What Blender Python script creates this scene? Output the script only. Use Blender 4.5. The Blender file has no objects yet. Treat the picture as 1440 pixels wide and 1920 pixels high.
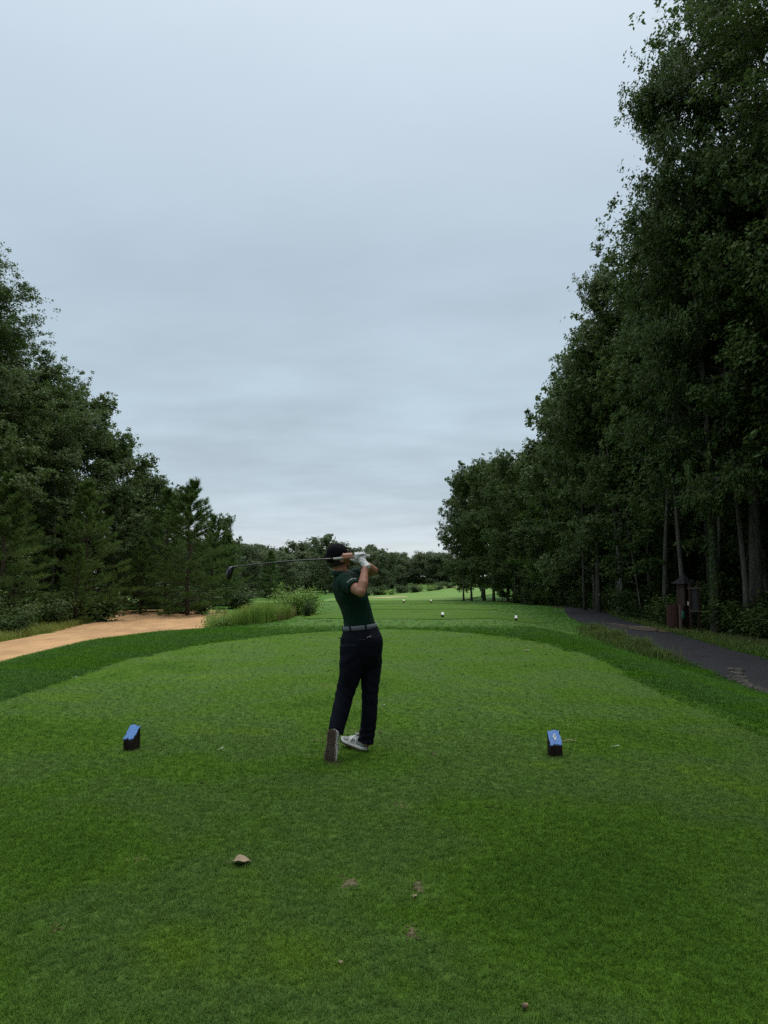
import bpy, bmesh, math, random
import numpy as np
from mathutils import Vector, Matrix, noise as mnoise
from mathutils.geometry import delaunay_2d_cdt

scene = bpy.context.scene
COL = bpy.data.collections.new('course'); scene.collection.children.link(COL)
R = math.radians
rng = np.random.default_rng(7)
random.seed(7)

# ------------------------------------------------------------------ camera, sky, sun, exposure
F_PX, HORIZON, EYE = 1400.0, 1075.0, 1.5            # focal length in photo pixels, horizon row, eye height
PITCH = math.atan((HORIZON - 960.0) / F_PX)
cam_d = bpy.data.cameras.new('camera')
cam = bpy.data.objects.new('camera', cam_d); COL.objects.link(cam)
cam.location = (0, 0, EYE)
cam.rotation_euler = (math.pi / 2 + PITCH, 0, 0)
cam_d.sensor_fit = 'VERTICAL'; cam_d.sensor_height = 24.0; cam_d.lens = F_PX / 1920.0 * 24.0
cam_d.clip_start = 0.05; cam_d.clip_end = 3000
scene.camera = cam
scene.view_settings.view_transform = 'Standard'
scene.view_settings.look = 'None'
scene.view_settings.exposure = 0.0
scene.view_settings.gamma = 1.0
scene.view_settings.use_curve_mapping = False
scene.render.engine = 'CYCLES'
scene.cycles.max_bounces = 5; scene.cycles.diffuse_bounces = 3; scene.cycles.glossy_bounces = 2
scene.cycles.transmission_bounces = 3; scene.cycles.transparent_max_bounces = 4
scene.cycles.use_denoising = False
scene.cycles.sample_clamp_indirect = 2.0

SUN_EL, SUN_AZ = R(60), R(30)                       # azimuth from +Y towards +X
world = bpy.data.worlds.new('World'); scene.world = world
world.use_nodes = True
nt = world.node_tree; nt.nodes.clear()
def N(t, kind, **kw):
    n = t.nodes.new(kind)
    for k, v in kw.items(): setattr(n, k, v)
    return n
def ramp(t, stops, interp='LINEAR'):
    r = N(t, 'ShaderNodeValToRGB'); cr = r.color_ramp; cr.interpolation = interp
    while len(cr.elements) > 1: cr.elements.remove(cr.elements[-1])
    cr.elements[0].position = stops[0][0]; cr.elements[0].color = (*stops[0][1], 1)
    for p, c in stops[1:]:
        e = cr.elements.new(p); e.color = (*c, 1)
    return r
def build_sky():
    L = nt.links.new
    out = N(nt, 'ShaderNodeOutputWorld'); bg = N(nt, 'ShaderNodeBackground'); bg.inputs['Strength'].default_value = 0.1
    sky = N(nt, 'ShaderNodeTexSky', sky_type='NISHITA', sun_disc=False)
    sky.sun_elevation = SUN_EL; sky.sun_rotation = SUN_AZ; sky.air_density = 1.0; sky.dust_density = 2.0
    tc = N(nt, 'ShaderNodeTexCoord'); sp = N(nt, 'ShaderNodeSeparateXYZ'); L(tc.outputs['Generated'], sp.inputs[0])
    grad = ramp(nt, [(0.0, (.74, .80, .82)), (.02, (.72, .79, .81)), (.055, (.60, .69, .76)), (.11, (.50, .61, .69)), (.22, (.49, .605, .69)),
                     (.39, (.50, .615, .72)), (.52, (.58, .69, .80)), (.63, (.68, .79, .885)), (.72, (.95, 1.06, 1.14)), (.85, (1.5, 1.58, 1.62)), (1.0, (1.75, 1.8, 1.8))])
    for e in grad.color_ramp.elements: e.color = (e.color[0] * .5, e.color[1] * .5, e.color[2] * .5, 1)
    L(sp.outputs['Z'], grad.inputs[0])
    # cloud sheet: the direction projected on a plane overhead, so the streaks close up towards the horizon
    zc = N(nt, 'ShaderNodeMath', operation='ADD'); zc.inputs[1].default_value = .20; L(sp.outputs['Z'], zc.inputs[0])
    zm = N(nt, 'ShaderNodeMath', operation='MAXIMUM'); zm.inputs[1].default_value = .05; L(zc.outputs[0], zm.inputs[0])
    dx = N(nt, 'ShaderNodeMath', operation='DIVIDE'); L(sp.outputs['X'], dx.inputs[0]); L(zm.outputs[0], dx.inputs[1])
    dy = N(nt, 'ShaderNodeMath', operation='DIVIDE'); L(sp.outputs['Y'], dy.inputs[0]); L(zm.outputs[0], dy.inputs[1])
    cb = N(nt, 'ShaderNodeCombineXYZ'); L(dx.outputs[0], cb.inputs[0]); L(dy.outputs[0], cb.inputs[1])
    mp = N(nt, 'ShaderNodeMapping'); mp.inputs['Scale'].default_value = (.75, 1.25, 1); mp.inputs['Rotation'].default_value = (0, 0, .5)
    mp.inputs['Location'].default_value = (3.1, 1.7, 0); L(cb.outputs[0], mp.inputs[0])
    n1 = N(nt, 'ShaderNodeTexNoise'); n1.inputs['Scale'].default_value = 1.1; n1.inputs['Detail'].default_value = 6; n1.inputs['Roughness'].default_value = .52
    n1.inputs['Distortion'].default_value = .5; L(mp.outputs[0], n1.inputs['Vector'])
    n2 = N(nt, 'ShaderNodeTexNoise'); n2.inputs['Scale'].default_value = 3.2; n2.inputs['Detail'].default_value = 5; n2.inputs['Roughness'].default_value = .5
    L(mp.outputs[0], n2.inputs['Vector'])
    ad = N(nt, 'ShaderNodeMath', operation='ADD'); L(n1.outputs[0], ad.inputs[0]); L(n2.outputs[0], ad.inputs[1])
    r1 = N(nt, 'ShaderNodeMapRange'); L(ad.outputs[0], r1.inputs['Value'])
    r1.inputs['From Min'].default_value = .70; r1.inputs['From Max'].default_value = 1.30; r1.inputs['To Min'].default_value = .88; r1.inputs['To Max'].default_value = 1.14
    # the sheet is thicker and smoother overhead
    fade = N(nt, 'ShaderNodeMapRange'); L(sp.outputs['Z'], fade.inputs['Value'])
    fade.inputs['From Min'].default_value = .18; fade.inputs['From Max'].default_value = .5; fade.inputs['To Min'].default_value = 1.0; fade.inputs['To Max'].default_value = .22
    one = N(nt, 'ShaderNodeMix', data_type='FLOAT'); one.inputs[2].default_value = 1.0
    L(fade.outputs[0], one.inputs[0]); L(r1.outputs[0], one.inputs[3])
    mul = N(nt, 'ShaderNodeVectorMath', operation='SCALE'); L(grad.outputs[0], mul.inputs[0]); L(one.outputs[0], mul.inputs['Scale'])
    cm = N(nt, 'ShaderNodeMapping'); cm.inputs['Scale'].default_value = (5.0, 5.0, 26.0); cm.inputs['Location'].default_value = (.35, 0, 0); L(tc.outputs['Generated'], cm.inputs[0])
    n3 = N(nt, 'ShaderNodeTexNoise'); n3.inputs['Scale'].default_value = 1.6; n3.inputs['Detail'].default_value = 5; L(cm.outputs[0], n3.inputs['Vector'])
    band = ramp(nt, [(0, (0, 0, 0)), (.018, (0, 0, 0)), (.026, (1, 1, 1)), (.036, (1, 1, 1)), (.05, (0, 0, 0))]); L(sp.outputs['Z'], band.inputs[0])
    pk = N(nt, 'ShaderNodeMapRange'); L(n3.outputs[0], pk.inputs['Value']); pk.inputs['From Min'].default_value = .53; pk.inputs['From Max'].default_value = .62
    bm_ = N(nt, 'ShaderNodeMath', operation='MULTIPLY'); L(pk.outputs[0], bm_.inputs[0]); L(band.outputs[0], bm_.inputs[1])
    dk = N(nt, 'ShaderNodeMath', operation='MULTIPLY_ADD'); L(bm_.outputs[0], dk.inputs[0]); dk.inputs[1].default_value = -.22; dk.inputs[2].default_value = 1.0
    mul0 = mul; mul = N(nt, 'ShaderNodeVectorMath', operation='SCALE'); L(mul0.outputs[0], mul.inputs[0]); L(dk.outputs[0], mul.inputs['Scale'])
    x10 = N(nt, 'ShaderNodeVectorMath', operation='SCALE'); x10.inputs['Scale'].default_value = 20.0; L(mul.outputs[0], x10.inputs[0])
    mix = N(nt, 'ShaderNodeMix', data_type='RGBA'); mix.inputs[0].default_value = .94
    L(sky.outputs[0], mix.inputs[6]); L(x10.outputs[0], mix.inputs[7])
    L(mix.outputs[2], bg.inputs['Color']); L(bg.outputs[0], out.inputs[0])
build_sky()
sun_d = bpy.data.lights.new('sun', 'SUN'); sun = bpy.data.objects.new('sun', sun_d); COL.objects.link(sun)
sun_d.energy = 1.5; sun_d.angle = R(26); sun_d.color = (1.0, .97, .92)
sdir = Vector((math.sin(SUN_AZ) * math.cos(SUN_EL), math.cos(SUN_AZ) * math.cos(SUN_EL), math.sin(SUN_EL)))
sun.rotation_euler = sdir.to_track_quat('Z', 'Y').to_euler()

# ------------------------------------------------------------------ helpers
CA, SA = math.cos(PITCH), math.sin(PITCH)
def ray(px, py):
    u, v = px - 720.0, 960.0 - py
    return Vector((u, F_PX * CA - v * SA, F_PX * SA + v * CA))
def P(px, py, d):                                     # the point at distance d (along +Y) seen at that spot of the photo
    r = ray(px, py); s = d / r.y
    return Vector((r.x * s, d, EYE + r.z * s))
def G(px, py, z):                                     # the point at height z
    r = ray(px, py); s = (z - EYE) / r.z
    return Vector((r.x * s, r.y * s, z))
def sstep(a, b, t):
    t = np.clip((np.asarray(t, float) - a) / (b - a), 0, 1); return t * t * (3 - 2 * t)

def tag(o, label=None, cat=None, group=None, kind=None):
    if label: o['label'] = label
    if cat: o['category'] = cat
    if group: o['group'] = group
    if kind: o['kind'] = kind
    return o
def empty(name, loc=(0, 0, 0), rz=0.0):
    o = bpy.data.objects.new(name, None); COL.objects.link(o)
    o.location = loc; o.rotation_euler = (0, 0, rz); o.empty_display_size = .2
    return o
def link(name, me, parent=None, loc=None):
    o = bpy.data.objects.new(name, me); COL.objects.link(o)
    if parent is not None: o.parent = parent
    if loc is not None: o.location = loc
    return o
def mesh_np(name, verts, faces, mat=None, smooth=False):
    """verts (n,3), faces (m,k) with one k"""
    v = np.ascontiguousarray(verts, dtype=np.float32); f = np.ascontiguousarray(faces, dtype=np.int32)
    me = bpy.data.meshes.new(name); k = f.shape[1]
    me.vertices.add(len(v)); me.vertices.foreach_set('co', v.ravel())
    me.loops.add(f.size); me.loops.foreach_set('vertex_index', f.ravel())
    me.polygons.add(len(f)); me.polygons.foreach_set('loop_start', np.arange(0, f.size, k, dtype=np.int32))
    me.update(calc_edges=True)
    if smooth: me.polygons.foreach_set('use_smooth', np.ones(len(f), dtype=bool))
    if mat: me.materials.append(mat)
    return me
class MB:                                             # collects loose shapes into one mesh
    def __init__(s): s.v = []; s.f = []
    def add(s, vs, fs):
        o = len(s.v); s.v += [tuple(v) for v in vs]; s.f += [tuple(i + o for i in f) for f in fs]
    def box(s, c, size, M=None):
        c = Vector(c); hx, hy, hz = [a / 2 for a in size]
        vs = [Vector((x, y, z)) for x in (-hx, hx) for y in (-hy, hy) for z in (-hz, hz)]
        vs = [c + (M @ v if M else v) for v in vs]
        s.add(vs, [(0, 1, 3, 2), (4, 6, 7, 5), (0, 4, 5, 1), (2, 3, 7, 6), (0, 2, 6, 4), (1, 5, 7, 3)])
    def tube(s, pts, rad, n=8, cap=True):
        pts = [Vector(p) for p in pts]; rings = []
        ref = None; o = len(s.v)
        for i, p in enumerate(pts):
            t = (pts[min(i + 1, len(pts) - 1)] - pts[max(i - 1, 0)])
            t = t.normalized() if t.length > 1e-9 else Vector((0, 0, 1))
            if ref is None:
                ref = t.orthogonal().normalized()
            ref = (ref - t * ref.dot(t)).normalized(); b = t.cross(ref)
            r = rad[i] if hasattr(rad, '__len__') else rad
            for k in range(n):
                a = 2 * math.pi * k / n
                s.v.append(tuple(p + (ref * math.cos(a) + b * math.sin(a)) * r))
        for i in range(len(pts) - 1):
            for k in range(n):
                k2 = (k + 1) % n
                s.f.append((o + i * n + k, o + i * n + k2, o + (i + 1) * n + k2, o + (i + 1) * n + k))
        if cap:
            s.f.append(tuple(o + k for k in reversed(range(n)))); s.f.append(tuple(o + (len(pts) - 1) * n + k for k in range(n)))
    def ball(s, c, r, M=None, nu=14, nv=9):
        c = Vector(c); rx, ry, rz = r if hasattr(r, '__len__') else (r, r, r)
        vs = []; fs = []
        for j in range(nv + 1):
            th = math.pi * j / nv
            for i in range(nu):
                ph = 2 * math.pi * i / nu
                q = Vector((rx * math.sin(th) * math.cos(ph), ry * math.sin(th) * math.sin(ph), rz * math.cos(th)))
                vs.append(c + (M @ q if M else q))
        for j in range(nv):
            for i in range(nu):
                i2 = (i + 1) % nu
                fs.append((j * nu + i, (j + 1) * nu + i, (j + 1) * nu + i2, j * nu + i2))
        s.add(vs, fs)
    def chain(s, pts, rad, n=14):                     # round-ended limb
        s.tube(pts, rad, n)
        for p, r in zip(pts, rad): s.ball(p, r, nu=n, nv=8)
    def loft(s, rings, cap=True):
        o = len(s.v); n = len(rings[0])
        for r in rings: s.v += [tuple(p) for p in r]
        for i in range(len(rings) - 1):
            for k in range(n):
                k2 = (k + 1) % n
                s.f.append((o + i * n + k, o + i * n + k2, o + (i + 1) * n + k2, o + (i + 1) * n + k))
        if cap:
            s.f.append(tuple(o + k for k in reversed(range(n)))); s.f.append(tuple(o + (len(rings) - 1) * n + k for k in range(n)))
    def mesh(s, name, mat=None, smooth=False):
        me = bpy.data.meshes.new(name); me.from_pydata(s.v, [], s.f); me.validate(); me.update()
        if smooth: me.polygons.foreach_set('use_smooth', np.ones(len(me.polygons), dtype=bool))
        if mat: me.materials.append(mat)
        return me
    def build(s, name, mat=None, parent=None, smooth=False): return link(name, s.mesh(name, mat, smooth), parent)
def remeshed(mb, voxel, smooth_it, name, mat, factor=.5, disp=None):
    """one continuous skin round overlapping shapes"""
    me0 = mb.mesh(name + '_raw'); bm = bmesh.new(); bm.from_mesh(me0)
    bmesh.ops.recalc_face_normals(bm, faces=bm.faces); bm.to_mesh(me0); bm.free()
    o = bpy.data.objects.new(name, me0)
    lc = bpy.context.view_layer.layer_collection.children['course']; lc.exclude = True   # only this shape is evaluated
    scene.collection.objects.link(o)
    m = o.modifiers.new('r', 'REMESH'); m.mode = 'VOXEL'; m.voxel_size = voxel; m.use_smooth_shade = True
    if smooth_it:
        m2 = o.modifiers.new('s', 'SMOOTH'); m2.factor = factor; m2.iterations = smooth_it
    dg = bpy.context.evaluated_depsgraph_get()
    me = bpy.data.meshes.new_from_object(o.evaluated_get(dg)); me.name = name
    bpy.data.objects.remove(o); bpy.data.meshes.remove(me0); lc.exclude = False
    if disp:
        old = [(v.co.copy(), v.normal.copy()) for v in me.vertices]
        me.vertices.foreach_set('co', np.array([tuple(c + n * disp(c, n)) for c, n in old], dtype=np.float32).ravel())
    me.materials.clear(); me.materials.append(mat)
    me.polygons.foreach_set('use_smooth', np.ones(len(me.polygons), dtype=bool)); me.update()
    return me

# ------------------------------------------------------------------ materials
def new_mat(name):
    m = bpy.data.materials.new(name); m.use_nodes = True
    b = m.node_tree.nodes['Principled BSDF']
    return m, m.node_tree, b, m.node_tree.links.new
def simple(name, col, rough=.6, var=.25, scale=8.0, bump=0.0, bscale=40.0, spec=.4, stretch=(1, 1, 1), metal=0.0, bdist=.01):
    m, t, b, L = new_mat(name)
    tc = N(t, 'ShaderNodeTexCoord'); mp = N(t, 'ShaderNodeMapping'); mp.inputs['Scale'].default_value = stretch
    L(tc.outputs['Object'], mp.inputs[0])
    n = N(t, 'ShaderNodeTexNoise'); n.inputs['Scale'].default_value = scale; n.inputs['Detail'].default_value = 5; L(mp.outputs[0], n.inputs['Vector'])
    r = ramp(t, [(.3, tuple(c * (1 - var) for c in col)), (.7, tuple(min(1, c * (1 + var)) for c in col))]); L(n.outputs[0], r.inputs[0])
    L(r.outputs[0], b.inputs['Base Color'])
    b.inputs['Roughness'].default_value = rough; b.inputs['Specular IOR Level'].default_value = spec; b.inputs['Metallic'].default_value = metal
    if bump:
        n2 = N(t, 'ShaderNodeTexNoise'); n2.inputs['Scale'].default_value = bscale; n2.inputs['Detail'].default_value = 6; L(mp.outputs[0], n2.inputs['Vector'])
        bp = N(t, 'ShaderNodeBump'); bp.inputs['Strength'].default_value = bump; bp.inputs['Distance'].default_value = bdist
        L(n2.outputs[0], bp.inputs['Height']); L(bp.outputs[0], b.inputs['Normal'])
    return m
def patch_colour(t, cols, scale, seed):               # turf mottling in world space, shared by sheet and blades
    L = t.links.new
    g = N(t, 'ShaderNodeNewGeometry'); mp = N(t, 'ShaderNodeMapping'); mp.inputs['Location'].default_value = (seed, seed * .7, 0)
    mp.inputs['Scale'].default_value = (1, 1, 0); L(g.outputs['Position'], mp.inputs[0])
    n = N(t, 'ShaderNodeTexNoise'); n.inputs['Scale'].default_value = scale; n.inputs['Detail'].default_value = 4; n.inputs['Roughness'].default_value = .6
    L(mp.outputs[0], n.inputs['Vector'])
    k = len(cols); r = ramp(t, [(.33 + .34 * i / (k - 1), c) for i, c in enumerate(cols)]); L(n.outputs[0], r.inputs[0])
    return r, mp
def turf_mat(name, cols, scale=.55, seed=0.0, fine=.35, bumps=.6, fscale=160.0):
    m, t, b, L = new_mat(name)
    r, mp = patch_colour(t, cols, scale, seed)
    f = N(t, 'ShaderNodeTexNoise'); f.inputs['Scale'].default_value = fscale; f.inputs['Detail'].default_value = 3; L(mp.outputs[0], f.inputs['Vector'])
    f2 = N(t, 'ShaderNodeTexNoise'); f2.inputs['Scale'].default_value = 9.0; f2.inputs['Detail'].default_value = 6; f2.inputs['Roughness'].default_value = .7; L(mp.outputs[0], f2.inputs['Vector'])
    ad = N(t, 'ShaderNodeMath', operation='ADD'); L(f.outputs[0], ad.inputs[0]); L(f2.outputs[0], ad.inputs[1])
    mr = N(t, 'ShaderNodeMapRange'); L(ad.outputs[0], mr.inputs['Value']); mr.inputs['From Min'].default_value = .65; mr.inputs['From Max'].default_value = 1.35
    mr.inputs['To Min'].default_value = 1 - fine; mr.inputs['To Max'].default_value = 1 + fine
    sc = N(t, 'ShaderNodeVectorMath', operation='SCALE'); L(r.outputs[0], sc.inputs[0]); L(mr.outputs[0], sc.inputs['Scale'])
    L(sc.outputs[0], b.inputs['Base Color']); b.inputs['Roughness'].default_value = .85; b.inputs['Specular IOR Level'].default_value = .04
    bp = N(t, 'ShaderNodeBump'); bp.inputs['Strength'].default_value = bumps; bp.inputs['Distance'].default_value = .02
    L(ad.outputs[0], bp.inputs['Height']); L(bp.outputs[0], b.inputs['Normal'])
    return m
def blade_mat(name, cols, scale=.55, seed=0.0, vary=.3, trans=.25):
    m, t, b, L = new_mat(name)
    r, mp = patch_colour(t, cols, scale, seed)
    oi = N(t, 'ShaderNodeObjectInfo'); mr = N(t, 'ShaderNodeMapRange'); L(oi.outputs['Random'], mr.inputs['Value'])
    mr.inputs['To Min'].default_value = 1 - vary; mr.inputs['To Max'].default_value = 1 + vary
    gi = N(t, 'ShaderNodeNewGeometry'); mr2 = N(t, 'ShaderNodeMapRange'); L(gi.outputs['Random Per Island'], mr2.inputs['Value'])
    mr2.inputs['To Min'].default_value = 1 - vary; mr2.inputs['To Max'].default_value = 1 + vary
    mu = N(t, 'ShaderNodeMath', operation='MULTIPLY'); L(mr.outputs[0], mu.inputs[0]); L(mr2.outputs[0], mu.inputs[1])
    sc = N(t, 'ShaderNodeVectorMath', operation='SCALE'); L(r.outputs[0], sc.inputs[0]); L(mu.outputs[0], sc.inputs['Scale'])
    L(sc.outputs[0], b.inputs['Base Color']); b.inputs['Roughness'].default_value = .6; b.inputs['Specular IOR Level'].default_value = .06
    tr = N(t, 'ShaderNodeBsdfTranslucent'); L(sc.outputs[0], tr.inputs[0]); mx = N(t, 'ShaderNodeMixShader'); mx.inputs[0].default_value = trans
    L(b.outputs[0], mx.inputs[1]); L(tr.outputs[0], mx.inputs[2]); L(mx.outputs[0], t.nodes['Material Output'].inputs[0])
    return m
def leaf_mat(name, dark, light, trans=.22, rough=.42, spec=.35):
    m, t, b, L = new_mat(name)
    g = N(t, 'ShaderNodeNewGeometry'); oi = N(t, 'ShaderNodeObjectInfo')
    n = N(t, 'ShaderNodeTexNoise'); n.inputs['Scale'].default_value = .55; n.inputs['Detail'].default_value = 2
    tc = N(t, 'ShaderNodeTexCoord'); L(tc.outputs['Object'], n.inputs['Vector'])
    a1 = N(t, 'ShaderNodeMath', operation='MULTIPLY_ADD'); L(g.outputs['Random Per Island'], a1.inputs[0]); a1.inputs[1].default_value = .5; L(n.outputs[0], a1.inputs[2])
    a2 = N(t, 'ShaderNodeMath', operation='MULTIPLY_ADD'); L(oi.outputs['Random'], a2.inputs[0]); a2.inputs[1].default_value = .35; L(a1.outputs[0], a2.inputs[2])
    r = ramp(t, [(.45, dark), (1.15 / 1.2, light)]); L(a2.outputs[0], r.inputs[0])
    L(r.outputs[0], b.inputs['Base Color']); b.inputs['Roughness'].default_value = rough; b.inputs['Specular IOR Level'].default_value = spec
    tr = N(t, 'ShaderNodeBsdfTranslucent'); L(r.outputs[0], tr.inputs[0]); mx = N(t, 'ShaderNodeMixShader'); mx.inputs[0].default_value = trans
    L(b.outputs[0], mx.inputs[1]); L(tr.outputs[0], mx.inputs[2]); L(mx.outputs[0], t.nodes['Material Output'].inputs[0])
    return m
TEE = [(.058, .128, .014), (.078, .160, .016), (.082, .150, .032), (.098, .178, .020)]
COLLAR = [(.046, .132, .008), (.064, .164, .010), (.062, .142, .026), (.074, .172, .014)]
M = {}
M['tee'] = turf_mat('tee_turf', TEE, .6, 3.0, .22)
M['tee_blade'] = blade_mat('tee_blade', TEE, .6, 3.0, .24)
M['rough'] = turf_mat('rough_turf', COLLAR, .5, 9.0, .4)
M['rough_blade'] = blade_mat('rough_blade', COLLAR, .5, 9.0, .34)
M['fairway'] = turf_mat('fairway_turf', [(.13, .22, .055), (.15, .25, .065), (.17, .27, .08)], .12, 5.0, .2)
M['sand'] = simple('sand', (.47, .28, .138), .9, .20, 1.6, .9, 9.0, .15, (1, .35, 1), bdist=.04)
M['bunker'] = simple('bunker_sand', (.52, .37, .22), .9, .08, 1.0, .4, 6.0, .15)
M['asphalt'] = simple('asphalt', (.028, .027, .030), .85, .18, 3.0, .5, 90.0, .3)
M['stone'] = simple('edge_stone', (.10, .092, .080), .95, .5, 14.0, .8, 30.0, .2)
M['soil'] = simple('bare_soil', (.135, .112, .066), .95, .3, 40.0, .9, 120.0, .1)
M['dirt'] = simple('woodland_floor', (.060, .048, .026), .95, .4, 3.0, .8, 12.0, .1)
M['bark'] = simple('bark', (.112, .104, .088), .9, .38, 5.0, .9, 9.0, .15, (3.2, 3.2, .45), bdist=.05)
M['pine_bark'] = simple('pine_bark', (.075, .055, .042), .9, .4, 5.0, .9, 9.0, .15, (3, 3, .6), bdist=.04)
M['leaf'] = leaf_mat('oak_leaf', (.038, .078, .018), (.088, .142, .036), .36, .50, .22)
M['leaf_mid'] = leaf_mat('oak_leaf_mid', (.044, .082, .021), (.094, .146, .040), .36, .50, .22)
M['leaf_far_hazed'] = leaf_mat('oak_leaf_far_hazed', (.075, .112, .050), (.125, .168, .075), .36, .50, .22)  # paler leaves for distant trees, the haze put into their colour
M['leaf_bright'] = leaf_mat('shrub_leaf', (.10, .185, .028), (.21, .33, .065), .35, .5, .15)
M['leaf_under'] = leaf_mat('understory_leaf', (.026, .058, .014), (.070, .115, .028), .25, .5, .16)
M['needle'] = leaf_mat('pine_needle', (.036, .085, .018), (.105, .175, .040), .3, .55, .15)
M['straw'] = leaf_mat('tall_grass_blade', (.110, .17, .026), (.25, .30, .075), .35, .6, .1)

# ------------------------------------------------------------------ the lie of the land
_yy = np.linspace(-40, 900, 9401)
_zz = np.interp(_yy, [-40, 20.5, 24, 28, 36, 40, 47, 53, 62, 80, 125, 165, 205, 400, 900], [0, 0, -.13, -.22, -.24, -.42, -.45, -.68, -.74, -1.45, -2.5, -3.1, -3.7, -4.5, -5])
_k = np.exp(-np.linspace(-2, 2, 25) ** 2); _k /= _k.sum()
_zz = np.convolve(np.pad(_zz, 12, mode='edge'), _k, 'valid')
def crest(y): return np.interp(y, [0, 12, 15.4, 18.2, 21, 23.5, 26.5, 30.5, 36, 60, 100, 200], [-6.2, -6.4, -6.7, -6.8, -6.2, -5.2, -4.4, -3.7, -3.7, -4.6, -9, -16])
def H(x, y):
    x = np.asarray(x, float); y = np.asarray(y, float)
    zc = np.interp(y, _yy, _zz)
    floor = np.minimum(-1.0, zc - .05)
    t = crest(y) - x
    z = zc - .10 * sstep(-2.0, 0, t)
    z = z + (floor - z) * sstep(-.2, 3.2, t)
    outer = np.interp(y, [0, 27, 33, 42, 50, 70], [-13.5, -13.8, -14.4, -15.6, -17.8, -22])
    z = z + .75 * sstep(0, 5.5, outer - x) * (1 - sstep(70, 110, y))
    rfl = np.minimum(-.5, zc - .05)
    z = z + (rfl - z) * sstep(3.9, 6.6, x) * (1 - sstep(60, 95, y))
    z = z + (.25 + 1.15 * sstep(-4, 16, x)) * sstep(64, 128, y) * (1 - .5 * sstep(190, 240, y)) + .9 * np.exp(-((x - 24) / 14) ** 2 - ((y - 158) / 30) ** 2)
    z = z + .010 * np.sin(x * 1.7 + .6 * y) * np.sin(y * 1.1 - .4 * x) + .05 * np.sin(x * .33) * np.sin(y * .27 + 1) * sstep(4, 9, np.abs(x))
    return z
def Hs(x, y): return float(H(x, y))
def smooth_closed(pts, it=3):
    p = np.array([(a[0], a[1]) for a in pts], float)
    for _ in range(it):
        q = np.roll(p, -1, 0); p = np.stack([.75 * p + .25 * q, .25 * p + .75 * q], 1).reshape(-1, 2)
    return p
def sdist(x, y, poly):                                # signed distance to an outline, negative inside
    x = np.asarray(x, float).ravel(); y = np.asarray(y, float).ravel()
    best = np.full(len(x), 1e9); inside = np.zeros(len(x), bool)
    for i in range(len(poly)):
        ax, ay = poly[i]; bx, by = poly[(i + 1) % len(poly)]
        ex, ey = bx - ax, by - ay; L2 = ex * ex + ey * ey + 1e-12
        s = np.clip(((x - ax) * ex + (y - ay) * ey) / L2, 0, 1)
        best = np.minimum(best, (x - ax - s * ex) ** 2 + (y - ay - s * ey) ** 2)
        c = ((ay > y) != (by > y)); xi = ax + (y - ay) / (by - ay + 1e-12) * ex
        inside ^= c & (x < xi)
    return np.sqrt(best) * np.where(inside, -1, 1)
def px_outline(rows, z): return [tuple(G(a, b, z)[:2]) for a, b in rows]

tee1 = smooth_closed([(-4.15, 1.0), (-4.35, 5.5)] + px_outline([(0, 1320), (110, 1277), (200, 1246), (300, 1222), (400, 1205), (520, 1191), (640, 1183), (760, 1180), (900, 1189), (990, 1200), (1070, 1217), (1200, 1270), (1300, 1330)], 0) + [(3.6, 6.2), (3.75, 1.0), (3.2, -3.5), (0, -5), (-3.4, -3.5)], 2)
tee2 = smooth_closed([(-3.4, 29.5), (-1.5, 28.3), (2, 28.3), (5.6, 29.0), (6.9, 31), (6.4, 34.8), (4.5, 36.5), (-1.6, 36.5), (-3.2, 34.5)], 3)
tee3 = smooth_closed([(-2.6, 41), (-.5, 40), (4, 40), (6.3, 41), (6.6, 44), (5.5, 47), (0, 47.6), (-2.4, 46)], 3)
tee4 = smooth_closed([(-1.8, 55), (0, 54), (5, 54), (6.4, 56), (6.0, 61), (3, 62.5), (-1, 62), (-2, 59)], 3)
path_c = [(6.7, -4), (6.9, 4), (7.1, 9), (7.4, 13), (7.75, 16), (8.05, 19.5), (8.3, 23), (8.7, 28), (9.4, 34), (10.6, 40), (12.2, 46), (14.5, 54)]
def catmull(pts, n=8):
    p = np.array(pts, float); p = np.vstack([2 * p[0] - p[1], p, 2 * p[-1] - p[-2]]); out = []
    for i in range(1, len(p) - 2):
        for s in np.linspace(0, 1, n, endpoint=False):
            a, b, c, d = p[i - 1], p[i], p[i + 1], p[i + 2]
            out.append(.5 * (2 * b + (c - a) * s + (2 * a - 5 * b + 4 * c - d) * s * s + (3 * b - a - 3 * c + d) * s ** 3))
    out.append(p[-2]); return np.array(out)
pc = catmull(path_c, 8); pt = np.gradient(pc, axis=0); pt /= np.linalg.norm(pt, axis=1)[:, None]; pn = np.stack([pt[:, 1], -pt[:, 0]], 1)
pw = .94 + .04 * np.sin(np.arange(len(pc)) * .9)
path_poly = np.vstack([pc - pn * pw[:, None], (pc + pn * pw[:, None])[::-1]])
sand_o = smooth_closed([(-9.2, 4), (-9.0, 12), (-9.0, 18), (-8.4, 23), (-7.3, 27.5), (-6.9, 32), (-8.4, 38), (-9.8, 46), (-10.8, 51), (-12.2, 47.5), (-11.2, 43.8), (-13, 43.2), (-14.2, 46.5), (-16.2, 51), (-17.8, 50.5), (-16.2, 45), (-15.3, 41), (-14.2, 33), (-13.6, 27), (-13.2, 20), (-13.6, 12), (-13, 4)], 2)
fair = smooth_closed([(-7, 76), (0, 71), (7, 72), (11, 90), (20, 120), (31, 150), (38, 178), (12, 186), (2, 160), (-3, 130), (-7, 104)], 3)
fair_l = smooth_closed([(-22, 62), (-8, 60), (-7, 74), (-14, 84), (-28, 82)], 3)
bunk1 = smooth_closed([(-2.2, 94), (1.2, 95.5), (3.0, 96.5), (3.2, 99.5), (.8, 101), (-1.6, 99.5)], 3)
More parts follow.
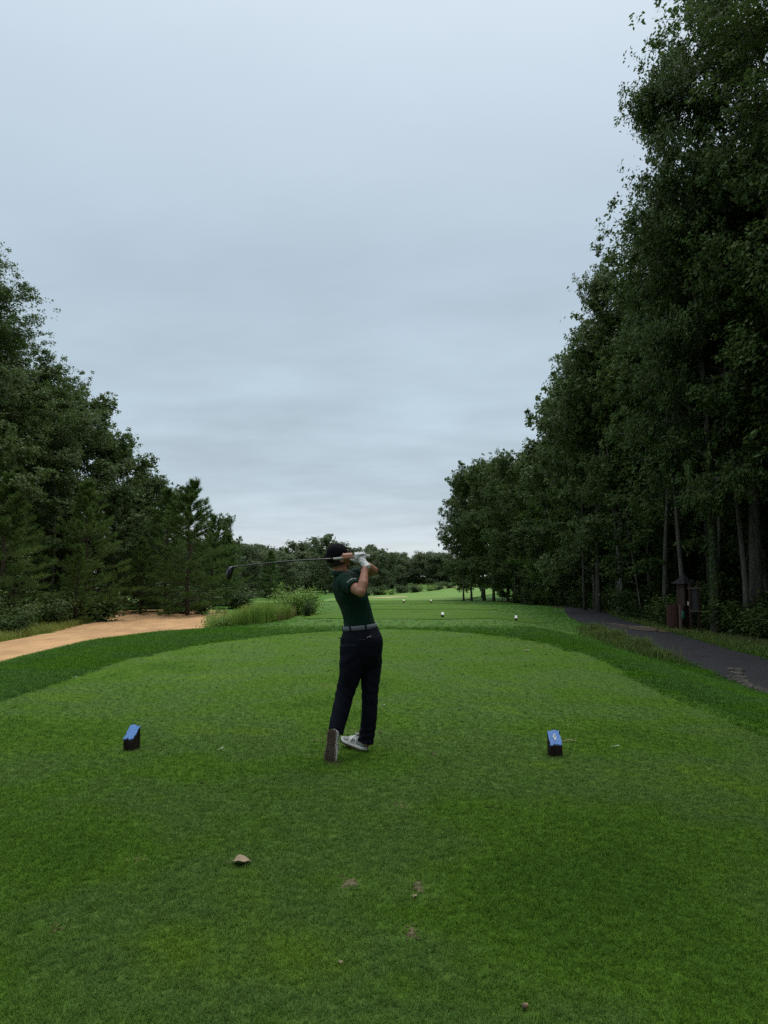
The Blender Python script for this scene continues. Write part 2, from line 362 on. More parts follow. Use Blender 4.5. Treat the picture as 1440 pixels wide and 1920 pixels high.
bunk2 = smooth_closed([(10.6, 134), (14.4, 133), (16.2, 136), (14.6, 139.5), (11, 139)], 3)
SHEETS = [tee1, tee2, tee3, tee4, path_poly, sand_o, fair, fair_l]

def walk(x, y): return .55 * sstep(18.5, 22.5, y) * sstep(-6.5, -2.5, x) * (1 - sstep(5.0, 8.0, x)) * (1 - sstep(70, 85, y))
def ground():
    def axis(fine0, fine1, st, far0, far1, g=1.13):
        a = list(np.arange(fine0, fine1 + 1e-6, st)); s = st; v = fine1
        while v < far1: s *= g; v += s; a.append(v)
        s = st; v = fine0; b = []
        while v > far0: s *= g; v -= s; b.append(v)
        return np.array(b[::-1] + a)
    xs = axis(-19, 16, .25, -600, 600); ys = axis(-6, 54, .25, -60, 1200)
    X, Y = np.meshgrid(xs, ys); x, y = X.ravel(), Y.ravel(); z = H(x, y)
    sd = np.full(len(x), 1e9)
    near = (np.abs(x) < 40) & (y < 200)
    for s in SHEETS:
        sd[near] = np.minimum(sd[near], sdist(x[near], y[near], s))
    z = z - .06 * sstep(.05, -.3, sd)
    nx, ny = len(xs), len(ys); i = np.arange(nx * ny).reshape(ny, nx)
    f = np.stack([i[:-1, :-1], i[:-1, 1:], i[1:, 1:], i[1:, :-1]], -1).reshape(-1, 4)
    # woodland floor instead of rough under the trees
    wood = np.maximum(sstep(9.4, 10.8, x - 1.5 * sstep(50, 90, y) * 0) * (1 - sstep(62, 75, y)), sstep(-.3, 1.6, np.interp(y, [0, 27, 33, 42, 50, 58], [-13.5, -13.8, -14.4, -15.6, -17.8, -20]) - x))
    m, t, b, L = new_mat('ground')
    for n in list(t.nodes): t.nodes.remove(n)
    src = {}
    out = N(t, 'ShaderNodeOutputMaterial'); b = N(t, 'ShaderNodeBsdfPrincipled')
    r, mp = patch_colour(t, COLLAR, .5, 9.0)
    f1 = N(t, 'ShaderNodeTexNoise'); f1.inputs['Scale'].default_value = 30; f1.inputs['Detail'].default_value = 8; f1.inputs['Roughness'].default_value = .75; L(mp.outputs[0], f1.inputs['Vector'])
    mr = N(t, 'ShaderNodeMapRange'); L(f1.outputs[0], mr.inputs['Value']); mr.inputs['From Min'].default_value = .3; mr.inputs['From Max'].default_value = .7; mr.inputs['To Min'].default_value = .62; mr.inputs['To Max'].default_value = 1.4
    sc = N(t, 'ShaderNodeVectorMath', operation='SCALE'); L(r.outputs[0], sc.inputs[0]); L(mr.outputs[0], sc.inputs['Scale'])
    f2 = N(t, 'ShaderNodeTexNoise'); f2.inputs['Scale'].default_value = 2.2; f2.inputs['Detail'].default_value = 8; f2.inputs['Roughness'].default_value = .7; L(mp.outputs[0], f2.inputs['Vector'])
    wr = ramp(t, [(.3, (.030, .026, .014)), (.5, (.045, .055, .018)), (.62, (.085, .085, .032)), (.75, (.11, .085, .05))]); L(f2.outputs[0], wr.inputs[0])
    at = N(t, 'ShaderNodeAttribute', attribute_name='wood')
    ad = N(t, 'ShaderNodeMath', operation='ADD'); L(at.outputs['Fac'], ad.inputs[0]); L(f2.outputs[0], ad.inputs[1])
    mr2 = N(t, 'ShaderNodeMapRange'); L(ad.outputs[0], mr2.inputs['Value']); mr2.inputs['From Min'].default_value = .75; mr2.inputs['From Max'].default_value = 1.1
    mx = N(t, 'ShaderNodeMix', data_type='RGBA'); L(mr2.outputs[0], mx.inputs[0]); L(sc.outputs[0], mx.inputs[6]); L(wr.outputs[0], mx.inputs[7])
    wk = N(t, 'ShaderNodeAttribute', attribute_name='walk'); wc, _m = patch_colour(t, TEE, .6, 3.0)
    mw_ = N(t, 'ShaderNodeMix', data_type='RGBA'); L(wk.outputs['Fac'], mw_.inputs[0]); L(mx.outputs[2], mw_.inputs[6]); L(wc.outputs[0], mw_.inputs[7]); mx = mw_
    L(mx.outputs[2], b.inputs['Base Color']); b.inputs['Roughness'].default_value = .85; b.inputs['Specular IOR Level'].default_value = .15
    bp = N(t, 'ShaderNodeBump'); bp.inputs['Strength'].default_value = .8; bp.inputs['Distance'].default_value = .04; L(f1.outputs[0], bp.inputs['Height']); L(bp.outputs[0], b.inputs['Normal'])
    L(b.outputs[0], out.inputs[0])
    me = mesh_np('ground', np.stack([x, y, z], 1), f, m, True)
    a = me.attributes.new('walk', 'FLOAT', 'POINT'); a.data.foreach_set('value', walk(x, y).astype(np.float32))
    a = me.attributes.new('wood', 'FLOAT', 'POINT'); a.data.foreach_set('value', wood.astype(np.float32))
    tag(link('ground', me), 'mown rough grass round the tees running out under the trees', kind='structure')
ground()

def cdt(poly, step, jitter=0.0, keep=None):
    poly = np.asarray(poly, float)
    x0, y0 = poly.min(0); x1, y1 = poly.max(0)
    X, Y = np.meshgrid(np.arange(x0, x1, step), np.arange(y0, y1, step)); X[::2] += step / 2
    x, y = X.ravel(), Y.ravel(); ok = sdist(x, y, poly) < -.4 * step
    if keep is not None: ok &= keep(x, y)
    n = len(poly); pts = [Vector(p) for p in poly] + [Vector((a, b)) for a, b in zip(x[ok], y[ok])]
    v, e, f, *_ = delaunay_2d_cdt(pts, [(i, (i + 1) % n) for i in range(n)], [], 1, 1e-5, False)
    return np.array([tuple(p) for p in v]), np.array([tuple(t) for t in f if len(t) == 3])
def sheet(name, poly, step, mat, lift=.006, label=None, zfun=None):
    v, f = cdt(poly, step)
    z = H(v[:, 0], v[:, 1]) + lift
    if zfun is not None: z = z + zfun(v[:, 0], v[:, 1])
    o = link(name, mesh_np(name, np.column_stack([v, z]), f, mat, True))
    return tag(o, label, kind='structure')
sheet('tee_turf', tee1, .3, M['tee'], .006, 'close-mown tee the golfer stands on')
sheet('tee_turf', tee2, .4, M['tee'], .01, 'second tee, with the white-topped markers')
sheet('tee_turf', tee3, .5, M['tee'], .012, 'third tee, a narrow strip beyond the white-topped markers')
sheet('tee_turf', tee4, .6, M['tee'], .015, 'farthest tee, before the fairway')
sheet('fairway', fair, 2.5, M['fairway'], .03, 'pale fairway climbing to the right in the distance')
sheet('fairway', fair_l, 2.0, M['fairway'], .03, 'pale mown strip beyond the tall grass')
sheet('cart_path', path_poly, .5, M['asphalt'], .012, 'dark asphalt cart path along the edge of the wood')
sheet('sand', sand_o, .4, M['sand'], .02, 'orange sand waste area below the tee', lambda x, y: .035 * np.sin(2.1 * x + .8 * np.sin(y * .5)) * np.sin(.7 * y) + .02 * np.sin(5 * x + y))
sheet('bunker', bunk1, .8, M['bunker'], .05, 'small sand bunker left of the far fairway')
sheet('bunker', bunk2, .8, M['bunker'], .09, 'far sand bunker on the rising fairway')

# ------------------------------------------------------------------ grass (nobody could count it)
def tuft(name, n, h, w, spread, lean, mat, seed):
    r = np.random.default_rng(seed); V = []; Fq = []
    for i in range(n):
        a = r.uniform(0, 2 * math.pi); p = Vector((r.normal(0, spread), r.normal(0, spread), -.003)); hh = h * r.uniform(.55, 1.15); l = hh * lean * r.uniform(.2, 1.3)
        d = Vector((math.cos(a), math.sin(a), 0)); s = Vector((-d.y, d.x, 0)) * w * r.uniform(.7, 1.2) * .5
        k = len(V)
        m_ = p + d * l * .35 + Vector((0, 0, hh * .6)); tp = p + d * l + Vector((0, 0, hh))
        V += [p - s, p + s, m_ + s * .8, m_ - s * .8, tp]
        Fq += [(k, k + 1, k + 2, k + 3), (k + 3, k + 2, k + 4)]
    me = bpy.data.meshes.new(name); me.from_pydata([tuple(v) for v in V], [], Fq); me.materials.append(mat)
    return bpy.data.objects.new(name, me)
def scatter_tree(tufts, seed, smin, smax, tilt=.25):
    t = bpy.data.node_groups.new('scatter', 'GeometryNodeTree'); L = t.links.new
    t.interface.new_socket('Geometry', in_out='INPUT', socket_type='NodeSocketGeometry'); t.interface.new_socket('Geometry', in_out='OUTPUT', socket_type='NodeSocketGeometry')
    gi = N(t, 'NodeGroupInput'); go = N(t, 'NodeGroupOutput')
    d = N(t, 'GeometryNodeDistributePointsOnFaces'); at = N(t, 'GeometryNodeInputNamedAttribute', data_type='FLOAT'); at.inputs[0].default_value = 'dens'
    L(gi.outputs[0], d.inputs['Mesh']); L(at.outputs[0], d.inputs['Density']); d.inputs['Seed'].default_value = seed
    ip = N(t, 'GeometryNodeInstanceOnPoints'); L(d.outputs['Points'], ip.inputs['Points']); ip.inputs['Pick Instance'].default_value = True
    j = N(t, 'GeometryNodeJoinGeometry')
    for o in tufts:
        oi = N(t, 'GeometryNodeObjectInfo'); oi.inputs['Object'].default_value = o; oi.inputs['As Instance'].default_value = True
        L(oi.outputs['Geometry'], j.inputs[0])
    L(j.outputs[0], ip.inputs['Instance'])
    rv = N(t, 'FunctionNodeRandomValue', data_type='FLOAT_VECTOR'); rv.inputs[0].default_value = (-tilt, -tilt, 0); rv.inputs[1].default_value = (tilt, tilt, 6.2832); L(rv.outputs[0], ip.inputs['Rotation'])
    rs = N(t, 'FunctionNodeRandomValue', data_type='FLOAT'); rs.inputs[2].default_value = smin; rs.inputs[3].default_value = smax
    sa = N(t, 'GeometryNodeInputNamedAttribute', data_type='FLOAT'); sa.inputs[0].default_value = 'size'
    mu = N(t, 'ShaderNodeMath', operation='MULTIPLY'); L(rs.outputs[1], mu.inputs[0]); L(sa.outputs[0], mu.inputs[1]); L(mu.outputs[0], ip.inputs['Scale'])
    L(ip.outputs[0], go.inputs[0]); return t
def grass(name, x0, x1, y0, y1, step, dens, size, tufts, seed, label, lift=0.0, smin=.7, smax=1.25, tilt=.25):
    xs = np.arange(x0, x1 + 1e-6, step); ys = np.arange(y0, y1 + 1e-6, step); X, Y = np.meshgrid(xs, ys); x, y = X.ravel(), Y.ravel()
    D = dens(x, y); D[(np.abs(x) > .54 * y + 1.6)] = 0
    i = np.arange(len(x)).reshape(X.shape); f = np.stack([i[:-1, :-1], i[:-1, 1:], i[1:, 1:], i[1:, :-1]], -1).reshape(-1, 4)
    f = f[D[f].max(1) > 0]
    me = mesh_np(name, np.column_stack([x, y, H(x, y) + lift]), f)
    me.attributes.new('dens', 'FLOAT', 'POINT').data.foreach_set('value', D.astype(np.float32))
    me.attributes.new('size', 'FLOAT', 'POINT').data.foreach_set('value', size(x, y).astype(np.float32))
    o = link(name, me); mod = o.modifiers.new('scatter', 'NODES'); mod.node_group = scatter_tree(tufts, seed, smin, smax, tilt)
    return tag(o, label, 'grass', kind='stuff')
# ------------------------------------------------------------------ trees
def leaf_quads(c, d, nrm, Ln, W, fold=.12):
    s = np.cross(nrm, d); s /= np.linalg.norm(s, axis=1)[:, None] + 1e-9
    Ln = Ln[:, None]; W = W[:, None]
    a = c - d * Ln * .5; b = c + s * W * .5 - nrm * W * fold + d * Ln * .08; e = c + d * Ln * .5 - nrm * Ln * .08; g = c - s * W * .5 - nrm * W * fold + d * Ln * .08
    v = np.stack([a, b, e, g], 1).reshape(-1, 3); f = np.arange(len(v)).reshape(-1, 4)
    return v, f
def unit(a): return a / (np.linalg.norm(a, axis=-1, keepdims=True) + 1e-9)
def curve_pts(p0, d0, length, n, r, droop=0.0, wob=.12):
    pts = [Vector(p0)]; d = Vector(d0).normalized(); st = length / n
    for i in range(n):
        d = (d + Vector((r.normal(0, wob), r.normal(0, wob), r.normal(0, wob * .6) - droop))).normalized()
        pts.append(pts[-1] + d * st)
    return pts
def profile_oak(t, base):                             # spread of the crown by height
    u = (t - base) / (1 - base)
    return max(.12, math.sqrt(max(0, 1 - ((u - .42) / .60) ** 2)))
def make_tree(name, seed, Ht, rad, base, nb, n_leaf, leaf, mat, bark, r0=None, lean=.02, sides=8, flat=1.0, sub=5, sig=.42, up=.55, twig=5):
    """trunk mesh with limbs, crown mesh of leaf-sized faces gathered round the twig ends"""
    r = np.random.default_rng(seed); mb = MB(); r0 = r0 or Ht * .0135
    n = 9; tp = [Vector((0, 0, -.25))]; d = Vector((r.normal(0, lean), r.normal(0, lean), 1)).normalized()
    for i in range(n):
        d = (d + Vector((r.normal(0, .035), r.normal(0, .035), .05))).normalized(); tp.append(tp[-1] + d * (Ht * .96 + .25) / n)
    tr = [r0 * (1.35 if i == 0 else 1) * (1 - .93 * (i / n)) ** .85 for i in range(n + 1)]
    mb.tube(tp, tr, sides)
    def at(t):
        f = min(max(t, 0), .999) * n; i = int(f); return tp[i].lerp(tp[i + 1], f - i), tr[i] + (tr[i + 1] - tr[i]) * (f - i)
    tips = []; wts = []
    az = r.uniform(0, 6.28)
    for b in range(nb):
        t = base + (1 - base) * (b + .5) / nb * .97; az += 2.4 + r.normal(0, .35)
        p, pr = at(t); u = (t - base) / (1 - base)
        ln = rad * profile_oak(t, base) * r.uniform(.72, 1.12)
        el = up * (.35 + 1.0 * u) + r.normal(0, .14)
        dd = Vector((math.cos(az) * math.cos(el), math.sin(az) * math.cos(el), math.sin(el)))
        bp = curve_pts(p, dd, ln, 6, r, .015); br = pr * .55
        mb.tube(bp, [max(.008, br * (1 - .9 * k / 6)) for k in range(7)], max(4, sides - 3))
        for s in range(sub):
            k = 2 + (s % 5); q = bp[min(k, 6)]
            dv = (bp[min(k, 6)] - bp[min(k, 6) - 1]).normalized(); a2 = r.uniform(.5, 1.1) * (1 if s % 2 else -1)
            dv = Matrix.Rotation(a2, 3, 'Z') @ dv; dv.z += r.uniform(-.15, .45); dv.normalize()
            sl = ln * r.uniform(.22, .42)
            sp = curve_pts(q, dv, sl, 3, r, .02)
            mb.tube(sp, [max(.006, br * .3 * (1 - .25 * j)) for j in range(4)], 4)
            tips += [sp[1], sp[2], sp[3]]; wts += [.6, .9, 1.2]
        tips += [bp[4], bp[5], bp[6]]; wts += [.7, 1.0, 1.3]
    p, _ = at(.99); tips += [p, p + Vector((0, 0, .3)), at(.93)[0]]; wts += [1.2, 1.2, 1.0]
    tips = np.array([tuple(q) for q in tips]); wts = np.array(wts); wts *= r.uniform(.35, 1.5, len(wts)); wts /= wts.sum()
    k = twig; tw = np.repeat(tips, k, 0); o_ = unit(r.normal(size=tw.shape)) * (r.uniform(0, 1, len(tw)) ** .4)[:, None] * sig * 1.9 * np.repeat(r.uniform(.6, 1.3, len(tips)), k)[:, None]
    o_[:, 2] = o_[:, 2] * .78 * flat; tips = tw + o_; wts = np.repeat(wts, k) * r.uniform(.3, 1.6, len(tips)); wts /= wts.sum()
    idx = r.choice(len(tips), n_leaf, p=wts)
    off = unit(r.normal(size=(n_leaf, 3))) * (r.uniform(0, 1, n_leaf) ** .5)[:, None] * sig * .62 * r.uniform(.6, 1.25, len(tips))[idx][:, None]
    off[:, 2] *= .8 * flat
    c = tips[idx] + off
    axis = np.column_stack([tips[:, 0] * 0, tips[:, 1] * 0, tips[:, 2]])[idx]
    outw = unit((c - axis) * np.array([1, 1, .25]))
    nrm = unit(np.array([0, 0, 1.0]) * .75 + outw * .45 + r.normal(size=(n_leaf, 3)) * .55)
    dd = unit(outw * .7 + r.normal(size=(n_leaf, 3)) * .7 + np.array([0, 0, -.45])); dd = unit(dd - nrm * (dd * nrm).sum(1)[:, None])
    Ls = leaf * r.uniform(.65, 1.25, n_leaf)
    v, f = leaf_quads(c, dd, nrm, Ls, Ls * r.uniform(.5, .72, n_leaf))
    return mb.mesh(name + '_trunk', bark, True), mesh_np(name + '_crown', v, f, mat)
def make_pine(name, seed, Ht, rad, whorls, nlen, nwid, per, mat, bark, base=.06, sides=6):
    r = np.random.default_rng(seed); mb = MB(); r0 = Ht * .013
    tp = [Vector((r.normal(0, .01) * i * Ht * .2, r.normal(0, .01) * i * Ht * .2, -.2 + (Ht + .2) * i / 8)) for i in range(9)]
    mb.tube(tp, [r0 * (1.2 - 1.12 * i / 8) for i in range(9)], sides)
    sp, sdv = [], []
    for w in range(whorls):
        t = base + (1 - base) * (w / whorls) ** .92; z = t * Ht
        k = min(int(t * 8), 7); p = tp[k].lerp(tp[k + 1], t * 8 - k)
        m = 5 if t < .85 else 4
        a0 = r.uniform(0, 6.28)
        env = rad * min(1.0, 1.25 * (1 - t)) ** .8 * (1 - .45 * max(0, .22 - t) / .22)
        for b in range(m):
            if r.uniform() < .10: continue
            az = a0 + b * 6.283 / m + r.normal(0, .25); el = -.12 + .95 * t ** 1.6 + r.normal(0, .1); ln = env * r.uniform(.6, 1.2) + .12
            d = Vector((math.cos(az) * math.cos(el), math.sin(az) * math.cos(el), math.sin(el)))
            bp = curve_pts(p, d, ln, 5, r, -.06, .07)
            mb.tube(bp, [max(.006, r0 * .33 * (1 - t * .6) * (1 - .17 * j)) for j in range(6)], 4)
            for j in range(2, 6):
                dv = (bp[j] - bp[j - 1]).normalized(); sp.append(bp[j]); sdv.append(dv)
                if j == 5: sp.append(bp[j] + dv * nlen * .7); sdv.append((dv + Vector((0, 0, .5))).normalized())
                for sgn in (-1, 1):
                    if r.uniform() < .2: continue
                    d2 = Matrix.Rotation(sgn * r.uniform(.5, .95), 3, 'Z') @ dv; d2.z += .28; d2.normalize(); l2 = ln * (.12 + .24 * (1 - j / 6))
                    q = bp[j] + d2 * l2; sp.append(q); sdv.append((d2 + Vector((0, 0, .25))).normalized())
                    q = bp[j] + d2 * l2 * .5; sp.append(q); sdv.append(d2)
                    mb.tube([bp[j], bp[j] + d2 * l2], [.008, .004], 3, False)
    for j in range(3): sp.append(Vector((tp[8].x, tp[8].y, Ht - .1 + .14 * j))); sdv.append(Vector((0, 0, 1)))
    sp = np.array([tuple(a) for a in sp]); sdv = np.array([tuple(a) for a in sdv]); n = len(sp) * per
    idx = np.repeat(np.arange(len(sp)), per); d = sdv[idx]
    rad_ = unit(np.cross(d, r.normal(size=(n, 3)))); nd = unit(d * r.uniform(.25, 1.1, n)[:, None] + rad_ * r.uniform(.5, 1.0, n)[:, None] + np.array([0, 0, .12]))
    b = sp[idx] - d * r.uniform(0, nlen * .8, n)[:, None]; Ln = nlen * r.uniform(.7, 1.2, n)
    s = unit(np.cross(nd, r.normal(size=(n, 3)))) * nwid * .5
    v = np.stack([b - s, b + s, b + nd * Ln[:, None]], 1).reshape(-1, 3)
    return mb.mesh(name + '_trunk', bark, True), mesh_np(name + '_crown', v, np.arange(len(v)).reshape(-1, 3), mat)
def make_shrub(name, seed, h, rad, n_leaf, leaf, mat, bark, stems=9, upright=.6):
    r = np.random.default_rng(seed); mb = MB(); tips = []
    for s in range(stems):
        a = r.uniform(0, 6.28); q = r.uniform(.2, 1) * rad
        d = Vector((math.cos(a) * q, math.sin(a) * q, h * r.uniform(.6, 1.0)))
        st = curve_pts((math.cos(a) * .05, math.sin(a) * .05, -.05), d, d.length, 5, r, 0, .1)
        mb.tube(st, [.012, .01, .008, .007, .006, .004], 4); tips += st[1:]
    tips = np.array([tuple(q) for q in tips]); idx = r.integers(0, len(tips), n_leaf)
    c = tips[idx] + r.normal(size=(n_leaf, 3)) * np.array([.16, .16, .12]) * rad * 1.3
    c[:, 2] = np.maximum(c[:, 2], .02)
    out = unit(c - np.array([0, 0, h * .3])); nrm = unit(np.array([0, 0, 1.0]) * .7 + out * .4 + r.normal(size=(n_leaf, 3)) * .5)
    d = unit(out + r.normal(size=(n_leaf, 3)) * .5 + np.array([0, 0, upright - .4])); d = unit(d - nrm * (d * nrm).sum(1)[:, None])
    Ls = leaf * r.uniform(.6, 1.3, n_leaf); v, f = leaf_quads(c, d, nrm, Ls, Ls * r.uniform(.4, .6, n_leaf))
    return mb.mesh(name + '_stems', bark, True), mesh_np(name + '_leaves', v, f, mat)

# prototypes: their height is what place() scales from
OAK_N = [(make_tree('oak', 100 + s, 22, 5.2, .20 + .05 * (s % 2), 36, 72000, .185, M['leaf'], M['bark'], .27, .02, 10, 1, 6, .56), 22) for s in range(3)]
OAK_X = [(make_tree('oak', 140 + s, 22, 4.8, .24, 38, 105000, .145, M['leaf'], M['bark'], .25, .03, 10, 1, 6, .54, .55, 7), 22) for s in range(2)]
SLIM = [(make_tree('slim_oak', 440 + s, 17, 2.4, .46, 16, 14000, .16, M['leaf'], M['bark'], .105, .085, 8, 1, 4, .42), 17) for s in range(3)]
OAK_M = [(make_tree('oak', 200 + s, 15, 4.0, [.14, .24, .10][s], 26, 30000, .24, M['leaf_mid'], M['bark'], .17, .02, 7, 1, 5, .50), 15) for s in range(3)]
OAK_F = [(make_tree('oak', 300 + s, 12, 3.6, [.10, .16, .06][s], 20, 11000, .38, M['leaf_far_hazed'], M['bark'], .14, .02, 5, 1, 5, .56), 12) for s in range(3)]
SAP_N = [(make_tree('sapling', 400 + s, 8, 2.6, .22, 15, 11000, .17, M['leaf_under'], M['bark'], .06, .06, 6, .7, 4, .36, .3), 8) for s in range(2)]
PINE_N = [(make_pine('pine', 500 + s, 7.5, 2.3, 23, .23, .019, 22, M['needle'], M['pine_bark']), 7.5) for s in range(3)]
PINE_F = [(make_pine('pine', 520 + s, 11, 2.7, 15, .5, .07, 8, M['needle'], M['pine_bark']), 11) for s in range(2)]
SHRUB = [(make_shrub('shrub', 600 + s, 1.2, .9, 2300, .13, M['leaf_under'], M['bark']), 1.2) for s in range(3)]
SHRUB_B = [(make_shrub('shrub', 620 + s, 1.1, .8, 2400, .10, M['leaf_bright'], M['bark'], 12, .9), 1.1) for s in range(2)]

def place(kind, proto, x, y, h, label, cat, group=None, rz=None, wide=1.0, parts=('trunk', 'crown'), sink=0.0, tilt=(0, 0)):
    (tm, cm), ph = proto
    o = empty(kind, (x, y, Hs(x, y) - sink), rng.uniform(0, 6.28) if rz is None else rz)
    s = h / ph; o.scale = (s * wide, s * wide, s); o.rotation_euler[0] = tilt[0]; o.rotation_euler[1] = tilt[1]
    link(parts[0], tm, o); link(parts[1], cm, o)
    return tag(o, label, cat, group)

# right-hand wood: front row, each told apart
GR = 'trees along the right edge of the course'
front_right = [
    # kind, proto, x, y, height, width, rz, label
    (OAK_X[0], 17.4, 20.5, 25, 1.0, .3, 'nearest tall oak, reaching out of the top right corner'),
    (OAK_X[1], 13.0, 26.2, 24.5, .80, 1.9, 'tall oak with the thickest furrowed trunk, right of the ivy-clad trunk'),
    (SLIM[0], 12.35, 25.6, 18, .9, 4.0, 'slender leaning oak just left of the thickest trunk'),
    (OAK_N[0], 11.45, 26.0, 20.5, .56, 2.4, 'oak with ivy up its trunk behind the wooden sign board'),
    (SLIM[1], 11.5, 28.5, 16.5, 1.0, 5.2, 'grey-trunked oak standing right behind the pyramid-roofed box'),
    (OAK_N[2], 13.7, 31.5, 18.5, .66, 1.1, 'oak between the pyramid-roofed box and the curved trunk by the path bend'),
    (OAK_N[0], 11.4, 36.3, 16.6, .70, 3.3, 'oak with a curved trunk at the far bend of the cart path'),
    (OAK_M[0], 10.9, 38.2, 14.5, .8, .4, 'dark straight-trunked oak left of the curved trunk by the cart path'),
    (OAK_M[1], 13.0, 42, 14.5, .95, 2.2, 'oak set back behind the trunks at the path bend'),
    (OAK_M[2], 12.0, 47, 12.5, .95, 3.9, 'bushy oak with low branches beyond the path bend'),
    (OAK_M[0], 11.9, 53, 11.3, .9, 5.0, 'mid-height oak with paired trunks near the dark thicket'),
    (OAK_M[1], 10.0, 57.5, 11, .9, 1.4, 'rounded oak right of the two bare trunks at the far tee'),
    (OAK_M[2], 9.2, 63, 12, .85, 2.9, 'oak behind the two bare trunks at the far tee'),
    (OAK_M[1], 7.7, 66, 11.4, .72, 4.4, 'right one of the two bare-trunked trees beside the far tee'),
    (OAK_M[1], 7.1, 67, 10.6, .66, .2, 'left one of the two bare-trunked trees beside the far tee'),
]
for pr, x, y, h, w, rz, lab in front_right:
    place('oak_tree', pr, x, y, h, lab, 'tree', GR, rz, w)
for i, (pr, x, y, h) in enumerate([(PINE_F[0], 10.6, 61, 11), (PINE_F[1], 11.5, 49.5, 12)]):
    place('pine_tree', pr, x, y, h, ['dark pine among the oaks right of the far tee', 'layered pine in the wood beyond the path bend'][i], 'tree', GR)
pts = []
r2 = np.random.default_rng(11)
for x, y in [(18.5, 22), (17, 26.5), (20.5, 27.5), (16, 30.5), (19.5, 32), (15, 34.5), (23, 25), (24, 31), (18.5, 37), (14.8, 39.5), (22.5, 37), (17.5, 43), (15.5, 46.5), (21, 44), (27, 36), (16.5, 52), (13.8, 51), (20, 52), (26, 46), (14.5, 57.5), (18.5, 60), (13.2, 63), (24, 57), (11.4, 69), (16, 70), (10, 75), (14, 79), (20, 72), (11, 84), (30, 42), (31, 30), (28, 51), (35, 36), (34, 47), (17.5, 17), (21, 18.5)]:
    pr = OAK_N[r2.integers(3)] if y < 36 else OAK_M[r2.integers(3)]
    place('oak_tree', pr, x, y, np.interp(y, [17, 30, 45, 60, 85], [23, 20, 16, 13, 13]) * r2.uniform(.92, 1.06), 'tall oak crowded into the dark wood behind the cart path', 'tree', 'trees deep in the right-hand wood')
for x, y, h in [(10.9, 31.8, 6), (12.6, 33.5, 7), (13.6, 28.8, 7.5), (15.2, 27.2, 7), (13.8, 36.8, 8), (12.6, 39.8, 7), (12.2, 44.5, 7), (10.9, 50, 6), (15.5, 24.0, 6.5), (10.2, 54.5, 5.5), (17.2, 24.2, 7), (18.0, 29.5, 8), (20.5, 34.5, 8), (16.2, 41, 8), (9.4, 60, 5)]:
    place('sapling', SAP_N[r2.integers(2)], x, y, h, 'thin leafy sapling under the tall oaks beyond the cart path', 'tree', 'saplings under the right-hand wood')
for x, y, h in [(12.6, 24.4, 16), (11.9, 27.5, 17), (13.6, 25.0, 17), (14.2, 27.6, 18), (12.7, 29.2, 17), (11.3, 30.2, 16), (14.9, 30.0, 18), (12.0, 34.0, 16), (11.0, 34.6, 14.5), (13.4, 34.4, 16), (10.8, 40.5, 13), (11.6, 41.5, 13), (15.8, 25.6, 18), (17.0, 28.0, 18), (11.6, 46, 12), (12.2, 49, 11.2)]:
    place('slender_tree', SLIM[r2.integers(3)], x, y, h, 'slender pale-trunked tree with a high crown at the edge of the right-hand wood', 'tree', 'slender trunks along the right-hand wood', tilt=(r2.normal(0, .035), r2.normal(0, .035)))
k = 0
for y in np.arange(22.5, 58, 1.15):
    for j in range(2 if y > 27 else 2):
        x = np.interp(y, [22, 26, 32, 40, 50, 58], [12.6, 11.6, 11.0, 12.0, 11.2, 9.8]) + r2.uniform(-.25, .5) + j * r2.uniform(1.3, 2.6)
        if 8.7 < x < 10.6 and 24 < y < 28: continue
        place('shrub', SHRUB[r2.integers(3)], x, y, r2.uniform(.5, 1.25) + .35 * j, 'dark leafy undergrowth shrub below the right-hand trees', 'shrub', 'undergrowth along the right-hand wood', wide=1.3)

# left-hand wood
GL = 'trees along the left edge of the course'
for pr, x, y, h, w, lab in [
    (OAK_X[1], -24.4, 41.5, 20.2, 1.15, 'tallest oak at the left edge above the sand'),
    (OAK_N[1], -22.0, 48.5, 15.4, 1.15, 'broad oak stepping down right of the tallest left-hand oak'),
    (OAK_N[2], -24.4, 46.5, 17.2, 1.1, 'rounded oak shouldering the tallest left-hand oak'),
    (OAK_M[1], -20.2, 52, 12.4, 1.05, 'lower oak with an open crown left of the two pine tops'),
    (OAK_M[0], -18.6, 34.5, 8.8, 1.0, 'small rounded oak above the foremost left-hand pine'),
    (OAK_M[2], -17.6, 55, 9.6, 1.0, 'leafy oak between the broad oak and the tallest pine'),
    (OAK_M[1], -15.3, 72, 7.8, .7, 'slim flat-topped tree above the driver head')]:
    place('oak_tree', pr, x, y, h, lab, 'tree', GL, None, w)
for pr, x, y, h, w, lab in [
    (PINE_N[0], -17.1, 33.5, 6.6, 1.05, 'foremost young pine at the left edge by the sand'),
    (PINE_N[1], -15.9, 40, 7.4, .95, 'dark cone-shaped pine behind the bank left of the sand'),
    (PINE_N[2], -15.2, 37.2, 3.9, .8, 'small pine between the foremost pine and the cone-shaped one'),
    (PINE_N[0], -11.65, 44.6, 8.0, 1.1, 'tallest young pine at the far end of the sand'),
    (PINE_N[1], -14.1, 48.5, 7.9, 1.0, 'pine top just left of the tallest young pine'),
    (PINE_N[2], -12.3, 54, 6.6, 1.1, 'pine right of the tallest young pine'),
    (PINE_N[0], -12.6, 60, 5.6, 1.15, 'low pine behind the driver head'),
    (PINE_N[2], -14.9, 46, 4.6, 1.0, 'short pine under the oaks behind the sand'),
    (PINE_N[1], -19.0, 38.5, 6.0, 1.0, 'pine half hidden behind the foremost young pine')]:
    place('pine_tree', pr, x, y, h, lab, 'tree', GL, None, w)
